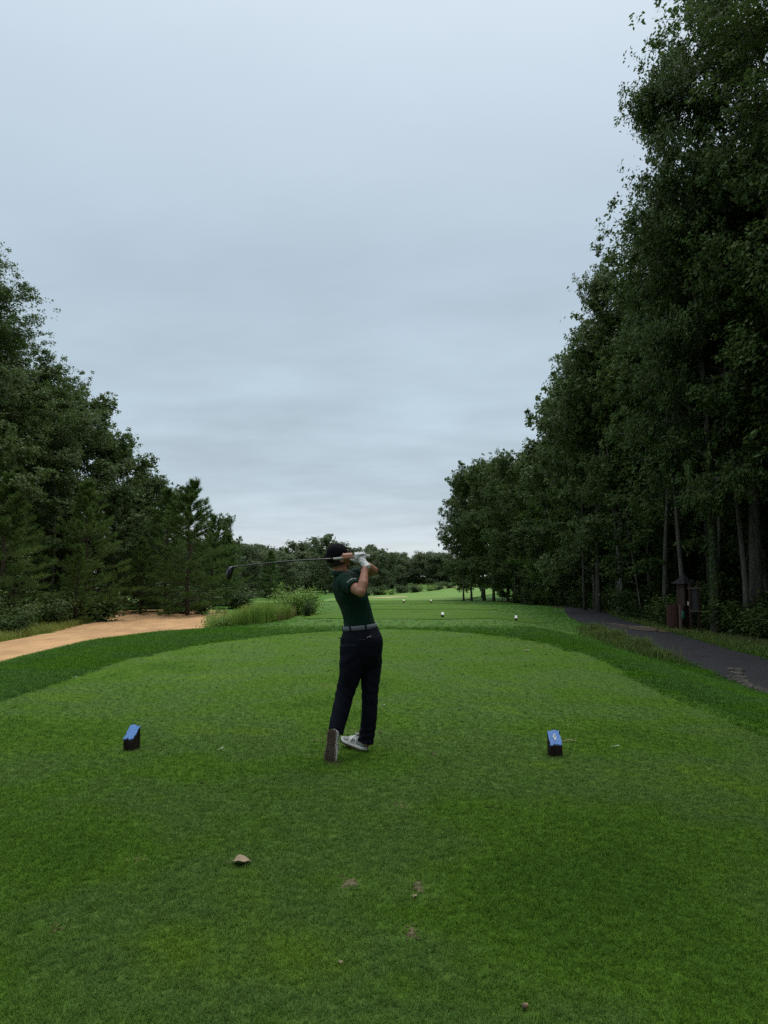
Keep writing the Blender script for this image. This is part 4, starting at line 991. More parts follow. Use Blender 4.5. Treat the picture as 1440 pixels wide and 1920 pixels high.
def shoe(label, org, fx, fz, side, show_sole, cuff):
    """local frame: x heel to toe (0 .. .285), y to the left, z up from the sole"""
    x = fx.normalized(); z = (fz - x * fz.dot(x)).normalized(); y = z.cross(x)
    T = Matrix((x, y, z)).transposed()
    def w(px, py, pz): return org + T @ Vector((px, py, pz))
    def half(u):                                       # outline half widths, inner and outer side
        s = math.sqrt(max(0, 1 - (2 * u - 1) ** 6))
        b = .044 + .008 * sst(.40, .75, u) - .005 * math.exp(-((u - .38) / .14) ** 2)
        end = min(1, math.sqrt(max(0, 1 - ((u - .76) / .24) ** 2)) if u > .76 else 1, math.sqrt(max(0, 1 - ((.15 - u) / .15) ** 2)) if u < .15 else 1)
        return b * max(.05, end)
    root = empty('shoe'); attach(root)
    if label: root['label'] = label
    nU = 26; us = [.004 + .992 * i / (nU - 1) for i in range(nU)]; LNG = .292
    rocker = lambda u: .016 * sst(.72, 1, u) + .006 * sst(.12, 0, u)
    # midsole: a band all round with a flat bottom
    ml = MB(); rings = []
    for u in us:
        h = half(u); c = .004 * math.sin(u * 3.1) * side; zb = rocker(u); zt = .026 + rocker(u) * .9
        rings.append([w(u * LNG, c + a * h * k, zz) for a, k, zz in ((-1, .86, zb), (-1, .97, zb + .006), (-1, .98, zt), (-.5, 1, zt + .002), (.5, 1, zt + .002), (1, .98, zt), (1, .97, zb + .006), (1, .86, zb))])
    ml.loft(rings); attach(ml.build('midsole', M['shoe_white'], None, True), root)
    # upper: ankle collar falling to the toe box
    up = MB(); rings = []
    for u in us:
        h = half(u) * .97; c = .004 * math.sin(u * 3.1) * side; z0 = .022 + rocker(u) * .9
        top = np.interp(u, [0, .05, .14, .30, .42, .55, .72, .86, .95, 1], [.060, .092, .098, .098, .098, .084, .062, .052, .042, .026]) - z0
        rr = []
        for k in range(15):
            a = math.pi * k / 14; ca = math.cos(a); sa = math.sin(a)
            wid = h * (1 - .34 * sa ** 2 * sst(.9, .35, u)) if u < .9 else h
            rr.append(w(u * LNG + .0, c + abs(ca) ** .62 * (1 if ca > 0 else -1) * wid, z0 + top * sa ** .75))
        rings.append(rr)
    up.loft(rings); attach(up.build('upper', M['upper'], None, True), root)
    # outsole and its tread
    so = MB(); rings = []
    for u in us:
        h = half(u) * 1.0; c = .004 * math.sin(u * 3.1) * side; zb = rocker(u)
        rings.append([w(u * LNG, c + a * h, zb + d) for a, d in ((-1, .002), (-.5, -.003), (.5, -.003), (1, .002), (.5, .006), (-.5, .006))])
    so.loft(rings); sole = attach(so.build('outsole', M['rubber'], None, True), root)
    lg = MB(); r = np.random.default_rng(5)
    for i in range(17):
        u = .045 + .91 * i / 16; h = half(u) * .97; c = .004 * math.sin(u * 3.1) * side
        for a, wd in ((-.88, .010), (.88, .010), (-.45, .012), (.0, .009), (.45, .012)):
            if abs(a) < .5 and .40 < u < .52 and a: continue
            big = 1.0 if abs(a) > .6 else .75
            lg.box(w(u * LNG + (.004 if abs(a) < .6 else 0), c + a * h * .98, rocker(u) - .005), (.0095 * big, wd, .011 if abs(a) > .6 else .008), T)
    tr = attach(lg.build('tread', M['lug']), sole); tr['kind'] = 'stuff'
    # side panel with an N-like emblem, laces, tongue, heel counter
    def skin(u, hgt, s):                               # a point on the outside of the upper
        h = half(u) * .97; c = .004 * math.sin(u * 3.1) * side; z0 = .022 + rocker(u) * .9
        top = np.interp(u, [0, .05, .14, .30, .42, .55, .72, .86, .95, 1], [.060, .092, .098, .098, .098, .084, .062, .052, .042, .026]) - z0
        sa = min(1, max(0, hgt / top)) ** (1 / .75); ca = math.sqrt(max(0, 1 - sa * sa))
        wid = h * (1 - .34 * sa ** 2 * sst(.9, .35, u))
        return Vector((u * LNG, c + s * (ca ** .62 * wid + .0022), z0 + hgt))
    for s in (-1, 1):
        pn_ = MB(); rows = 7; cols = 8; vs = []
        for i in range(rows):
            for j in range(cols):
                hgt = .004 + .052 * i / (rows - 1); u = .34 + .30 * j / (cols - 1) + .05 * (i / (rows - 1)) * (1 if j < 4 else -1) * .8
                vs.append(w(*skin(u, hgt, s)))
        pn_.add(vs, [(i * cols + j, i * cols + j + 1, (i + 1) * cols + j + 1, (i + 1) * cols + j) for i in range(rows - 1) for j in range(cols - 1)])
        po = attach(pn_.build('side_panel', M['shoe_white'], None, True), root)
        em = MB()
        strokes = [((.41, .012), (.41, .044)), ((.41, .044), (.50, .012)), ((.50, .012), (.50, .044)), ((.40, .012), (.43, .012)), ((.48, .044), (.52, .044)), ((.44, .022), (.53, .022))]
        for (u0, h0), (u1, h1) in strokes:
            pts_ = [skin(u0 + (u1 - u0) * q, h0 + (h1 - h0) * q, s) + Vector((0, s * .0015, 0)) for q in (0, .33, .66, 1)]
            em.tube([w(*p) for p in pts_], .0021, 5)
        attach(em.build('emblem', simple('emblem_grey', (.06, .06, .065), .6)), po)
    hc = MB(); vs = []
    for i in range(6):
        for j in range(13):
            hgt = .032 + .040 * i / 5; q = -1 + 2 * j / 12; u = .004 + .17 * abs(q) ** 1.4; s = 1 if q > 0 else -1
            p = skin(max(u, .012), hgt, s); 
            if abs(q) < .1: p = Vector((-.001, .0, p.z))
            vs.append(w(p.x - .0015 * (1 - abs(q)), p.y, p.z))
    hc.add(vs, [(i * 13 + j, i * 13 + j + 1, (i + 1) * 13 + j + 1, (i + 1) * 13 + j) for i in range(5) for j in range(12)])
    attach(hc.build('heel_counter', M['heel'], None, True), root)
    for k in range(5):
        u = .50 + .055 * k; zt = np.interp(u, [.42, .55, .72, .86], [.099, .086, .065, .055]) + .001
        lc = MB(); lc.tube([w(u * LNG, -.020, zt - .008), w(u * LNG, 0, zt + .002), w(u * LNG, .020, zt - .008)], .0032, 6); attach(lc.build('lace', M['white'], None, True), root)
    tg = MB(); tg.box(w(.44 * LNG, 0, .106), (.030, .040, .012), T @ Matrix.Rotation(.7, 3, 'Y')); tg.tube([w(.46 * LNG, -.01, .105), w(.49 * LNG, -.028, .118), w(.44 * LNG, -.034, .108)], .003, 6); tg.tube([w(.46 * LNG, .01, .105), w(.50 * LNG, .026, .116), w(.45 * LNG, .034, .106)], .003, 6)
    attach(tg.build('tongue', M['shoe_white'], None, True), root)
    return root
# standing (right) foot: heel down, rolled on to its outer edge, toe to the left
heel_p = G(688, 1411.5, 0) + Vector((-.005, .03, .004))
toe_p = Q(646, 1392, .18)
fx = (toe_p - heel_p); rollz = Matrix.Rotation(R(14), 3, fx.normalized()) @ Vector((0, 0, 1))
shoe('grey sneaker flat on the turf, its side to the camera', heel_p, fx, rollz, 1, False, None)
# trailing (left) foot: up on the toe, sole to the camera
toe_g = G(616.5, 1431, 0); heel_u = P(623, 1366, toe_g.y + .075)
fx2 = (toe_g + Vector((0, 0, .012)) - heel_u)
shoe('grey sneaker up on its toe with the brown lugged sole showing', heel_u + Vector((0, 0, 0)), fx2, Vector((.42, 1, .2)), -1, True, None)

# ------------------------------------------------------------------ golf club in the golfer's hands
club = empty('golf_club', tuple(CHEAD)); tag(club, 'long black driver swung round behind the head, held by the golfer', 'golf club')
cinv = Matrix.Translation(-CHEAD)
def cput(name, mb, mat, smooth=True, parent=None):
    o = mb.build(name, mat, None, smooth); o.parent = parent or club
    if parent is None: o.matrix_parent_inverse = cinv
    return o
ml_ = MB(); GL_ = .305
ml_.tube([BUTT - AX * .004, BUTT, BUTT + AX * .02, BUTT + AX * GL_, BUTT + AX * (GL_ + .003)], [.010, .0145, .0145, .0098, .0085], 14); cput('grip', ml_, M['grip'])
LSH = (CHEAD - BUTT).length
ms = MB(); bend = Vector((0, 0, .010))
ms.tube([BUTT + AX * (GL_ + (LSH - GL_) * q) + bend * math.sin(q * math.pi) for q in np.linspace(0, 1, 12)], [.0078 - .0032 * q for q in np.linspace(0, 1, 12)], 10); cput('shaft', ms, M['shaft'])
mf = MB(); mf.tube([CHEAD - AX * .045, CHEAD + AX * .004], [.0062, .0070], 10); cput('ferrule', mf, M['club_black'])
# driver head: rounded wood hanging from the heel, seen along its sole
mh = MB(); hz = Vector((-.10, 0, -1)).normalized(); hx = Vector((1, 0, -.10)).normalized(); hy = Vector((0, 1, 0)); rings = []
c0 = CHEAD + AX * .006
for i in range(15):
    u = i / 14; th = math.pi * u
    hgt = .120 * (1 - math.cos(th)) / 2 - .006
    wd = (math.sin(th) ** .75) * (.030 + .006 * u)
    dp = (math.sin(th) ** .7) * .056
    off = -.022 * math.sin(th * .75)
    rr = []
    for k in range(24):
        q = 2 * math.pi * k / 24
        rr.append(c0 + hz * hgt + hx * (off * .6 + max(1e-4, wd) * math.cos(q) * (.75 if math.cos(q) > 0 else 1)) + hy * (max(1e-4, dp) * math.sin(q)))
    rings.append(rr)
mh.loft(rings); hd_o = cput('club_head', mh, M['club_black'])
mk = MB(); mk.tube([c0 - AX * .02, c0 + hz * .012 + hx * -.004], [.0078, .011], 12); cput('hosel', mk, M['club_black'], True, hd_o)

# ------------------------------------------------------------------ more wood beside the tee, where the right-hand trees run on
for x, y, h in [(14.2, 15.2, 23), (16.5, 11.5, 24), (13.8, 8.0, 23), (17.5, 6.0, 24), (14.6, 2.0, 22), (18, -1, 23)]:
    place('oak_tree', OAK_N[r2.integers(3)], x, y, h, 'tall oak of the right-hand wood level with the near end of the tee', 'tree', 'trees deep in the right-hand wood')

# ------------------------------------------------------------------ tee markers
M['post'] = simple('dark_marker_wood', (.022, .016, .013), .9, .5, 9, .8, 26, .15, (3, 3, .5), bdist=.015)
M['blue'] = simple('blue_paint', (.105, .235, .56), .55, .10, 18, .25, 60, .35)
M['white_top'] = simple('white_paint', (.78, .78, .76), .55, .06, 18)
def marker(px, py, d, rz, size, paint, seed, label, emblem=False, group=None, notch=True):
    r = np.random.default_rng(seed); g = G(px, py, 0); x, y = g.x, g.y
    if d: q = P(px, py, d); x, y = q.x, q.y
    o = empty('tee_marker', (x, y, Hs(x, y)), rz); s = size
    w, dp, hf_, hb = .098 * s, .098 * s, .100 * s, .198 * s           # width, depth, front and back height
    # wedge-cut post with a split, uneven grain outline
    n = 7; outl = []
    for k in range(n): outl.append((-w / 2 + w * k / n, -dp / 2 + r.normal(0, .0022)))
    for k in range(n): outl.append((w / 2 + r.normal(0, .0022), -dp / 2 + dp * k / n))
    for k in range(n): outl.append((w / 2 - w * k / n, dp / 2 + r.normal(0, .0022)))
    for k in range(n): outl.append((-w / 2 + r.normal(0, .0022), dp / 2 - dp * k / n))
    top = lambda yy: hf_ + (hb - hf_) * (yy + dp / 2) / dp
    mb = MB(); mb.loft([[Vector((a, b, -.03)) for a, b in outl], [Vector((a * 1.01, b * 1.01, .04)) for a, b in outl], [Vector((a, b, top(b) - .004 * s)) for a, b in outl]])
    for k in range(5): a = -w / 2 + w * (k + .6) / 5.4; mb.box((a, -dp / 2 - .001, hf_ * .45), (.004, .006, hf_ * r.uniform(.5, .9)))
    mb.build('post', M['post'], o)
    # painted cut face: a chip-edged slab lying on the slope
    bites = {}
    edge = []; kk = 30
    for k in range(kk):
        t = k / kk * 4; e = int(t); u = t - e
        a, b = [(-.5 + u, -.5), (.5, -.5 + u), (.5 - u, .5), (-.5, .5 - u)][e]
        c = 1.0 - (r.uniform(.10, .22) if (notch and r.uniform() < .24) else r.uniform(-.015, .03))
        edge.append((a * w * c * 1.02, b * dp * c * 1.02))
    tp = MB(); tp.loft([[Vector((a, b, top(b) + z)) for a, b in edge] for z in (-.006 * s, .002 * s, .004 * s)]); tp.build('painted_top', paint, o)
    if emblem:
        em = MB(); sl = math.atan((hb - hf_) / dp)
        def on(u, v, z=.0065): return Vector((u, v * math.cos(sl), top(v * math.cos(sl)) + z))
        A, B, C_, D_ = (-.012, .004), (.002, .030), (.011, .002), (.003, -.030)
        for p, q, w_ in ((A, B, .0032), (B, C_, .0020), (C_, D_, .0030), (D_, A, .0046), (A, (.004, .006), .0030)):
            em.tube([on(*p), on((p[0] + q[0]) / 2, (p[1] + q[1]) / 2), on(*q)], w_, 6)
        em.build('emblem', M['white_top'], o)
    return tag(o, label, 'tee marker', group)
marker(246.5, 1407, None, -.32, 1.0, M['blue'], 3, 'blue-topped wooden tee marker left of the golfer', False, 'blue tee markers')
marker(1040.5, 1418, None, .02, 1.0, M['blue'], 8, 'blue-topped wooden tee marker with a white emblem, right of the golfer', True, 'blue tee markers')
marker(830, 1161, 29.6, .1, 1.0, M['white_top'], 4, 'white-topped tee marker on the second tee, nearer the golfer', False, 'white tee markers', False)
marker(967.5, 1162, 29.7, -.1, 1.0, M['white_top'], 5, 'white-topped tee marker on the second tee, nearer the cart path', False, 'white tee markers', False)
M['pale_top'] = simple('cream_paint', (.70, .66, .46), .6, .1)
marker(757, 1129, 56, .1, 1.3, M['pale_top'], 6, 'cream-topped tee marker on the far tee, left of the pair', False, 'cream tee markers', False)
marker(808, 1129, 56.5, .1, 1.3, M['pale_top'], 7, 'cream-topped tee marker on the far tee, right of the pair', False, 'cream tee markers', False)

# ------------------------------------------------------------------ the stand by the cart path: roofed box, slatted barrel, sign board
M['dark_wood'] = simple('dark_brown_wood', (.040, .024, .019), .75, .35, 6, .6, 20, .25, (6, 6, .6))
M['red_wood'] = simple('red_brown_wood', (.052, .022, .016), .7, .3, 6, .5, 22, .3, (6, 6, .6))
M['shingle'] = simple('dark_shingle', (.030, .028, .032), .9, .3, 10, .5, 40, .2)
M['rail'] = simple('grey_rail', (.13, .10, .085), .85, .25, 8, .5, 30, .2, (.6, 4, 4))
M['board'] = simple('grey_board', (.060, .062, .066), .6, .12, 4)
M['cup'] = simple('white_cup', (.62, .62, .60), .5, .05)
M['washer'] = simple('green_enamel', (.012, .090, .062), .35, .15, 9)
DK = 27.0
def KX(px, d=DK): return P(px, 1150, d).x
def stand():
    z0 = Hs(KX(1290), DK)
    sc = DK / F_PX * 1.003
    bx = KX(1284); o = empty('roofed_box', (bx, DK, z0), .42)
    tag(o, 'dark red-brown box with a pyramid roof on a post beside the cart path', 'water cooler box')
    w = .36; zb, zt = .86, 1.66
    b = MB()
    for sx in (-1, 1): b.box((sx * (w / 2 - .012), 0, (zb + zt) / 2), (.022, w, zt - zb))
    b.box((0, w / 2 - .012, (zb + zt) / 2), (w - .046, .022, zt - zb)); b.box((0, 0, zb + .012), (w - .046, w - .046, .022)); b.box((0, 0, zt - .012), (w - .046, w - .046, .022))
    b.build('cabinet', M['dark_wood'], o)
    fr = MB()
    for sx in (-1, 1): fr.box((sx * .135, -w / 2 + .012, (zb + zt) / 2), (.06, .020, zt - zb))
    fr.box((0, -w / 2 + .012, zt - .05), (.21, .020, .09)); fr.box((0, -w / 2 + .012, zb + .07), (.21, .020, .13)); fr.build('front_frame', M['red_wood'], o)
    cp = MB(); cp.tube([(-.02, -w / 2 - .03, zb + .02), (-.02, -w / 2 - .03, zb + .16)], [.035, .042], 14); cp.build('cup', M['cup'], o)
    rf = MB(); e = .30; apex = Vector((0, 0, 2.02)); lo = [Vector((a * e, c * e, zt + .015)) for a, c in ((-1, -1), (1, -1), (1, 1), (-1, 1))]
    lo2 = [v + Vector((0, 0, -.03)) for v in lo]; lo3 = [Vector((v.x * .35, v.y * .35, zt + .19)) for v in lo]
    rf.loft([lo2, lo, lo3, [apex + Vector((a * .012, c * .012, 0)) for a, c in ((-1, -1), (1, -1), (1, 1), (-1, 1))]]); rf.build('roof', M['shingle'], o)
    for k in range(4):
        a, c = lo[k], lo[(k + 1) % 4]
        for j in range(1, 4):
            u = j / 4; p = a.lerp(lo3[k], u); q = c.lerp(lo3[(k + 1) % 4], u); st = MB(); n = ((c - a).cross(lo3[k] - a)).normalized()
            st.tube([p + n * .004, q + n * .004], .010, 4); st.build('shingle_course', M['shingle'], o)
    ps = MB()
    for sx in (-.10, .10): ps.box((sx, 0, zb / 2 - .1), (.09, .09, zb + .2))
    ps.build('post', M['dark_wood'], o)
    # ball washer on the front post
    bw = empty('ball_washer', (KX(1275.5, DK - .35), DK - .35, Hs(KX(1275), DK - .35)), 0); tag(bw, 'small green ball washer on a pale post in front of the roofed box', 'ball washer')
    p = MB(); p.box((0, 0, .40), (.07, .07, 1.0)); p.build('post', M['rail'], bw)
    q = MB(); q.tube([(.085, -.02, .40), (.085, -.02, .43), (.085, -.02, .64), (.085, -.02, .70)], [.045, .060, .060, .035], 14); q.build('drum', M['washer'], bw, True)
    q = MB(); q.tube([(.085, -.02, .70), (.085, -.02, .80)], .012, 8); q.ball((.085, -.02, .81), .028, None, 10, 6); q.build('handle', M['rail'], bw, True)
    # slatted barrel
    cx, cy = KX(1264, DK + .1), DK + .1
    br = empty('slatted_barrel', (cx, cy, Hs(cx, cy)), 0); tag(br, 'round red-brown slatted litter barrel left of the roofed box', 'litter bin')
    rad, hb = .245, .86; n = 18
    for k in range(n):
        a = 2 * math.pi * k / n; f = Vector((math.cos(a), math.sin(a), 0)); t = Vector((-f.y, f.x, 0)); sl = MB()
        sl.box(f * rad + Vector((0, 0, hb / 2 + .03)), (.018, 2 * math.pi * rad / n - .010, hb), Matrix((f, t, Vector((0, 0, 1)))).transposed()); sl.build('slat', M['red_wood'], br)
    ln = MB(); ln.tube([(0, 0, .02), (0, 0, .80)], .222, 20); ln.build('liner', M['club_black'], br, True)
    for z in (.14, .74):
        h = MB(); h.loft([[Vector((math.cos(k * math.pi / 12) * r_, math.sin(k * math.pi / 12) * r_, z + dz)) for k in range(24)] for r_, dz in ((.256, 0), (.260, 0), (.260, .03), (.256, .03))]); h.build('hoop', M['dark_wood'], br)
    # sign frame
    sx0, d2 = 1300, DK - .5
    sg = empty('sign_frame', (KX(1308, d2), d2, Hs(KX(1308, d2), d2)), 0); tag(sg, 'wooden sign frame with two grey rails and a dark board beside the roofed box', 'sign')
    lx, rx_ = KX(1295, d2) - KX(1308, d2), KX(1310, d2) - KX(1308, d2)
    for x_, h in ((lx, 1.70), (rx_, 1.72)):
        p = MB(); p.box((x_, 0, h / 2 - .1), (.075, .075, h + .2)); p.build('post', M['dark_wood'], sg)
    for z, a, c in ((1.50, lx - .10, rx_ + .10), (.70, lx - .03, rx_ + .10)):
        q = MB(); q.box(((a + c) / 2, -.055, z), (c - a, .035, .06)); q.build('rail', M['rail'], sg)
    q = MB(); q.box(((lx + rx_) / 2 + .02, -.008, 1.10), (rx_ - lx - .09, .022, .72)); q.build('board', M['board'], sg)
    # timber sill round the gravel pad
    pad = smooth_closed([(8.9, 25.9), (9.2, 25.4), (10.5, 25.6), (11.0, 26.6), (10.6, 28.2), (9.2, 28.3), (8.75, 27.4)], 2)
    sheet('soil_pad', pad, .25, M['soil'], .03, 'bare reddish soil pad under the roofed box')
    for a, c in (((8.72, 29.0), (8.95, 27.6)), ((8.98, 27.5), (9.28, 25.6))):
        q = MB(); q.box(((a[0] + c[0]) / 2, (a[1] + c[1]) / 2, Hs(*a) + .04), (math.dist(a, c), .12, .10), Matrix.Rotation(math.atan2(c[1] - a[1], c[0] - a[0]), 3, 'Z'))
        tag(q.build('timber_sill', M['rail']), 'grey timber sill between the cart path and the soil pad, %s half' % ('farther' if a[1] > 28 else 'nearer'), 'timber')
stand()

# stones edging the path at the near right
r3 = np.random.default_rng(21)
for i in range(9):
    u = i / 8; px = np.interp(u, [0, .35, .6, 1], [1379, 1384, 1402, 1438]); py = np.interp(u, [0, .35, .6, 1], [1250, 1268, 1279, 1293])
    g = G(px, py, -.42); mb = MB(); a, b, c = .15 * r3.uniform(.75, 1.2), .07 * r3.uniform(.8, 1.15), .055 * r3.uniform(.8, 1.2); rr = []
    for zz, k in ((-.06, .98), (0, 1.05), (c * .7, .98), (c, .72)):
        rr.append([Vector((math.cos(q * math.pi / 5) * a * k * (1 + .12 * math.sin(q * 2.3 + i)), math.sin(q * math.pi / 5) * b * k * (1 + .12 * math.cos(q * 1.7 + 2 * i)), zz + .012 * math.sin(3 * q + i))) for q in range(10)])
    mb.loft(rr); o = mb.build('edge_stone', M['stone'], None); o.location = (g.x, g.y, Hs(g.x, g.y) + .012); o.rotation_euler[2] = -1.0 + r3.normal(0, .25)
    tag(o, 'rough pale stone edging the cart path at the right border', 'stone', 'stones edging the path')

# ivy on the trunk behind the sign board
def ivy():
    r = np.random.default_rng(77); n = 2600; ox, oy = 11.45, 26.0; z0 = Hs(ox, oy)
    tr = [o for o in bpy.data.objects if o.get('label', '').startswith('oak with ivy')][0]
    tm = [c for c in tr.children if c.name.startswith('trunk')][0]
    co = np.empty(len(tm.data.vertices) * 3, np.float32); tm.data.vertices.foreach_get('co', co); co = co.reshape(-1, 3)[:100]   # the trunk's own rings
    rings = [co[i * 10:(i + 1) * 10] for i in range(10)]
    V = []
    zs = np.array([q.mean(0)[2] for q in rings]); cs = np.array([q.mean(0) for q in rings]); rs = np.array([np.linalg.norm(q - q.mean(0), axis=1).mean() for q in rings])
    t = .4 + 6.5 * r.uniform(0, 1, n) ** .8; a = r.uniform(0, 6.283, n)
    c = np.column_stack([np.interp(t, zs, cs[:, k]) for k in range(3)]); rad = np.interp(t, zs, rs) + r.uniform(.01, .10, n)
    out = np.column_stack([np.cos(a), np.sin(a), np.zeros(n)]); c = c + out * rad[:, None]
    nrm = unit(out + r.normal(size=(n, 3)) * .45); d = unit(np.array([0, 0, -1.0]) + r.normal(size=(n, 3)) * .6); d = unit(d - nrm * (d * nrm).sum(1)[:, None])
    L_ = .11 * r.uniform(.6, 1.3, n); v, f = leaf_quads(c, d, nrm, L_, L_ * .85)
    link('ivy', mesh_np('ivy', v, f, M['leaf_under']), tr)
ivy()

# ------------------------------------------------------------------ tall grass, bushes and weeds
def blades(name, pts, hfun, w, mat, seed, label, lean=.35, cat='tall grass', kind='stuff'):
    r = np.random.default_rng(seed); n = len(pts); x, y = pts[:, 0], pts[:, 1]; z = H(x, y) - .02
    h = hfun(x, y, r) ; a = r.uniform(0, 6.283, n); d = np.column_stack([np.cos(a), np.sin(a), np.zeros(n)]); s = np.column_stack([-d[:, 1], d[:, 0], np.zeros(n)]) * (w * r.uniform(.6, 1.4, n))[:, None]
    p = np.column_stack([x, y, z]); l = (h * lean * r.uniform(.1, 1.4, n))[:, None]; up = np.array([0, 0, 1.0])
    m1 = p + d * l * .25 + up * (h * .55)[:, None]; t = p + d * l + up * (h * r.uniform(.85, 1.0, n))[:, None]
    v = np.stack([p - s, p + s, m1 + s * .8, m1 - s * .8, t + s * .12, t - s * .12], 1).reshape(-1, 3)
    k = np.arange(n)[:, None] * 6; f = np.concatenate([k + np.array([[0, 1, 2, 3]]), k + np.array([[3, 2, 4, 5]])], 0)
    return tag(link(name, mesh_np(name, v, f, mat)), label, cat, kind=kind)
M['weed'] = leaf_mat('weed_blade', (.050, .105, .018), (.125, .175, .045), .3, .6, .1)
M['straw_dry'] = leaf_mat('dry_grass_blade', (.14, .13, .05), (.26, .22, .10), .2, .7, .15)
r4 = np.random.default_rng(31)
def along(n, y0, y1, off0, off1):
    y = r4.uniform(y0, y1, n); return np.column_stack([crest(y) - r4.uniform(off0, off1, n), y])
M['lush'] = leaf_mat('lush_grass_blade', (.10, .19, .026), (.22, .33, .07), .38, .6, .1)
pts = along(9000, 27.4, 37, .15, 2.3)
blades('tall_grass', pts, lambda x, y, r: (.50 + .50 * r.uniform(.3, 1.1, len(x)) * (.7 + .3 * np.sin(x * 2.1 + 1.3 * y))) * (1.0 - .5 * sstep(30.2, 31.6, y)) , .014, M['lush'], 1, 'tall lush yellow-green grass along the bank left of the golfer')
blades('tall_grass', along(1300, 29, 33, .1, 1.2), lambda x, y, r: .55 * r.uniform(.5, 1.1, len(x)), .007, M['straw_dry'], 2, 'dry straw-coloured grass in front of the leafy bush')
for i, (off, y, h, w, pr, lab) in enumerate([
    (1.7, 27.4, .75, .8, SHRUB_B[0], 'leafy weed clump at the left end of the tall grass'), (1.9, 28.0, .75, .8, SHRUB_B[1], 'low green bush in the middle of the tall grass'),
    (2.5, 29.0, .95, .9, SHRUB_B[1], 'weedy green bush behind the yellow flower heads'),
    (.45, 33.6, 1.30, .95, SHRUB_B[0], 'bright green leafy bush rising behind the tall grass'), (-.35, 33.4, 1.1, .9, SHRUB_B[1], 'bright green bush just left of the golfer'), (1.3, 34.6, .9, .8, SHRUB_B[1], 'pale green bush left of the bright leafy bush'), (-.45, 32.2, .6, .7, SHRUB[0], 'darker low bush beside the golfer, at the end of the tall grass')]):
    place('bush', pr, float(crest(y)) - off, y, h, lab, 'bush', None, None, w, ('stems', 'leaves'))
fl = MB()
fo = along(34, 27.4, 29.4, .5, 2.0)
for i, (x, y) in enumerate(fo):
    b = Vector((x, y, Hs(x, y))); h = r4.uniform(.6, .85); t = b + Vector((r4.normal(0, .06), r4.normal(0, .06), h)); fl.tube([b, t], .004, 3)
    for k in range(6): fl.ball(t + Vector((r4.normal(0, .025), r4.normal(0, .025), -.03 * k)), .016, None, 5, 3)
tag(fl.build('goldenrod', simple('goldenrod_flower', (.34, .30, .08), .8, .3)), 'yellowing flower stalks standing in the tall grass', 'wildflowers', kind='stuff')
y = r4.uniform(16.5, 27, 5200); x = np.interp(y, pc[:, 1], pc[:, 0]) - 1.12 - np.abs(r4.normal(0, .38, len(y)))
keep = (y > 17.8) & (y < 25.5) | (r4.uniform(size=len(y)) < .2)
blades('path_weeds', np.column_stack([x, y])[keep], lambda x, y, r: .14 + .24 * r.uniform(.2, 1.2, len(x)) * (.7 + .4 * np.sin(y * 2.3)), .009, M['weed'], 3, 'shaggy grass and weeds along the near edge of the cart path', .8)
y = r4.uniform(15, 50, 9000); x = np.interp(y, pc[:, 1], pc[:, 0]) + 1.1 + np.abs(r4.normal(0, .8, len(y)))
blades('verge_grass', np.column_stack([x, y]), lambda x, y, r: .05 + .14 * r.uniform(.2, 1.2, len(x)), .009, M['weed'], 4, 'unmown verge grass between the cart path and the wood', .8)
y = r4.uniform(22, 42, 9000); x = np.interp(y, [0, 27, 33, 42, 50], [-13.5, -13.8, -14.4, -15.6, -17.8]) - np.abs(r4.normal(0, 1.3, len(y))) + .15
blades('bank_grass', np.column_stack([x, y]), lambda x, y, r: .08 + .30 * r.uniform(.1, 1.2, len(x)), .010, M['straw'], 5, 'olive and straw-coloured grass on the bank above the sand', .6)

# ------------------------------------------------------------------ litter on the tee
def on_tee(px, py): g = G(px, py, 0); return g.x, g.y
M['dead_leaf'] = simple('dead_leaf', (.27, .205, .13), .8, .2, 14, .4, 40)
def dead_leaf(px, py, s, rz, label, arch=.4):
    x, y = on_tee(px, py); mb = MB(); n = 9; m_ = 7; vs = []; r = np.random.default_rng(int(px))
    prof = [.02, .5, .85, 1.0, .80, .95, .70, .42, .03]
    for i in range(n):
        u = i / (n - 1) - .5
        for j in range(m_):
            v = (j / (m_ - 1) - .5) * prof[i]
            vs.append(Vector((u * s, v * s * .85, s * (arch * (.25 - u * u) + .10 * abs(v) - .10 + .05 * math.sin(9 * u + 7 * v)))))
    z0 = min(v.z for v in vs); vs = [v - Vector((0, 0, z0)) for v in vs]
    fs = [(i * m_ + j, i * m_ + j + 1, (i + 1) * m_ + j + 1, (i + 1) * m_ + j) for i in range(n - 1) for j in range(m_ - 1)]
    mb.add(vs, fs); o = mb.build('fallen_leaf', M['dead_leaf'], None, True); o.location = (x, y, Hs(x, y) + .013); o.rotation_euler[2] = rz
    so = o.modifiers.new('t', 'SOLIDIFY'); so.thickness = .0012
    st = MB(); st.tube([(-s * .5, 0, vs[3].z), (-s * .66, .004, vs[3].z - .004)], .0016, 5); st.build('stalk', M['dead_leaf'], o)
    return tag(o, label, 'leaf')
dead_leaf(453, 1620, .105, .12, 'largest curled tan leaf lying on the tee in the foreground', .6)
dead_leaf(778, 1684, .028, 1.0, 'small brown leaf beside the bare patches in the foreground')
dead_leaf(638, 1810, .022, 2.0, 'tiny brown leaf fragment near the bottom of the tee')
dead_leaf(988, 1223, .10, .3, 'pale leaf lying near the far right edge of the tee', .3)
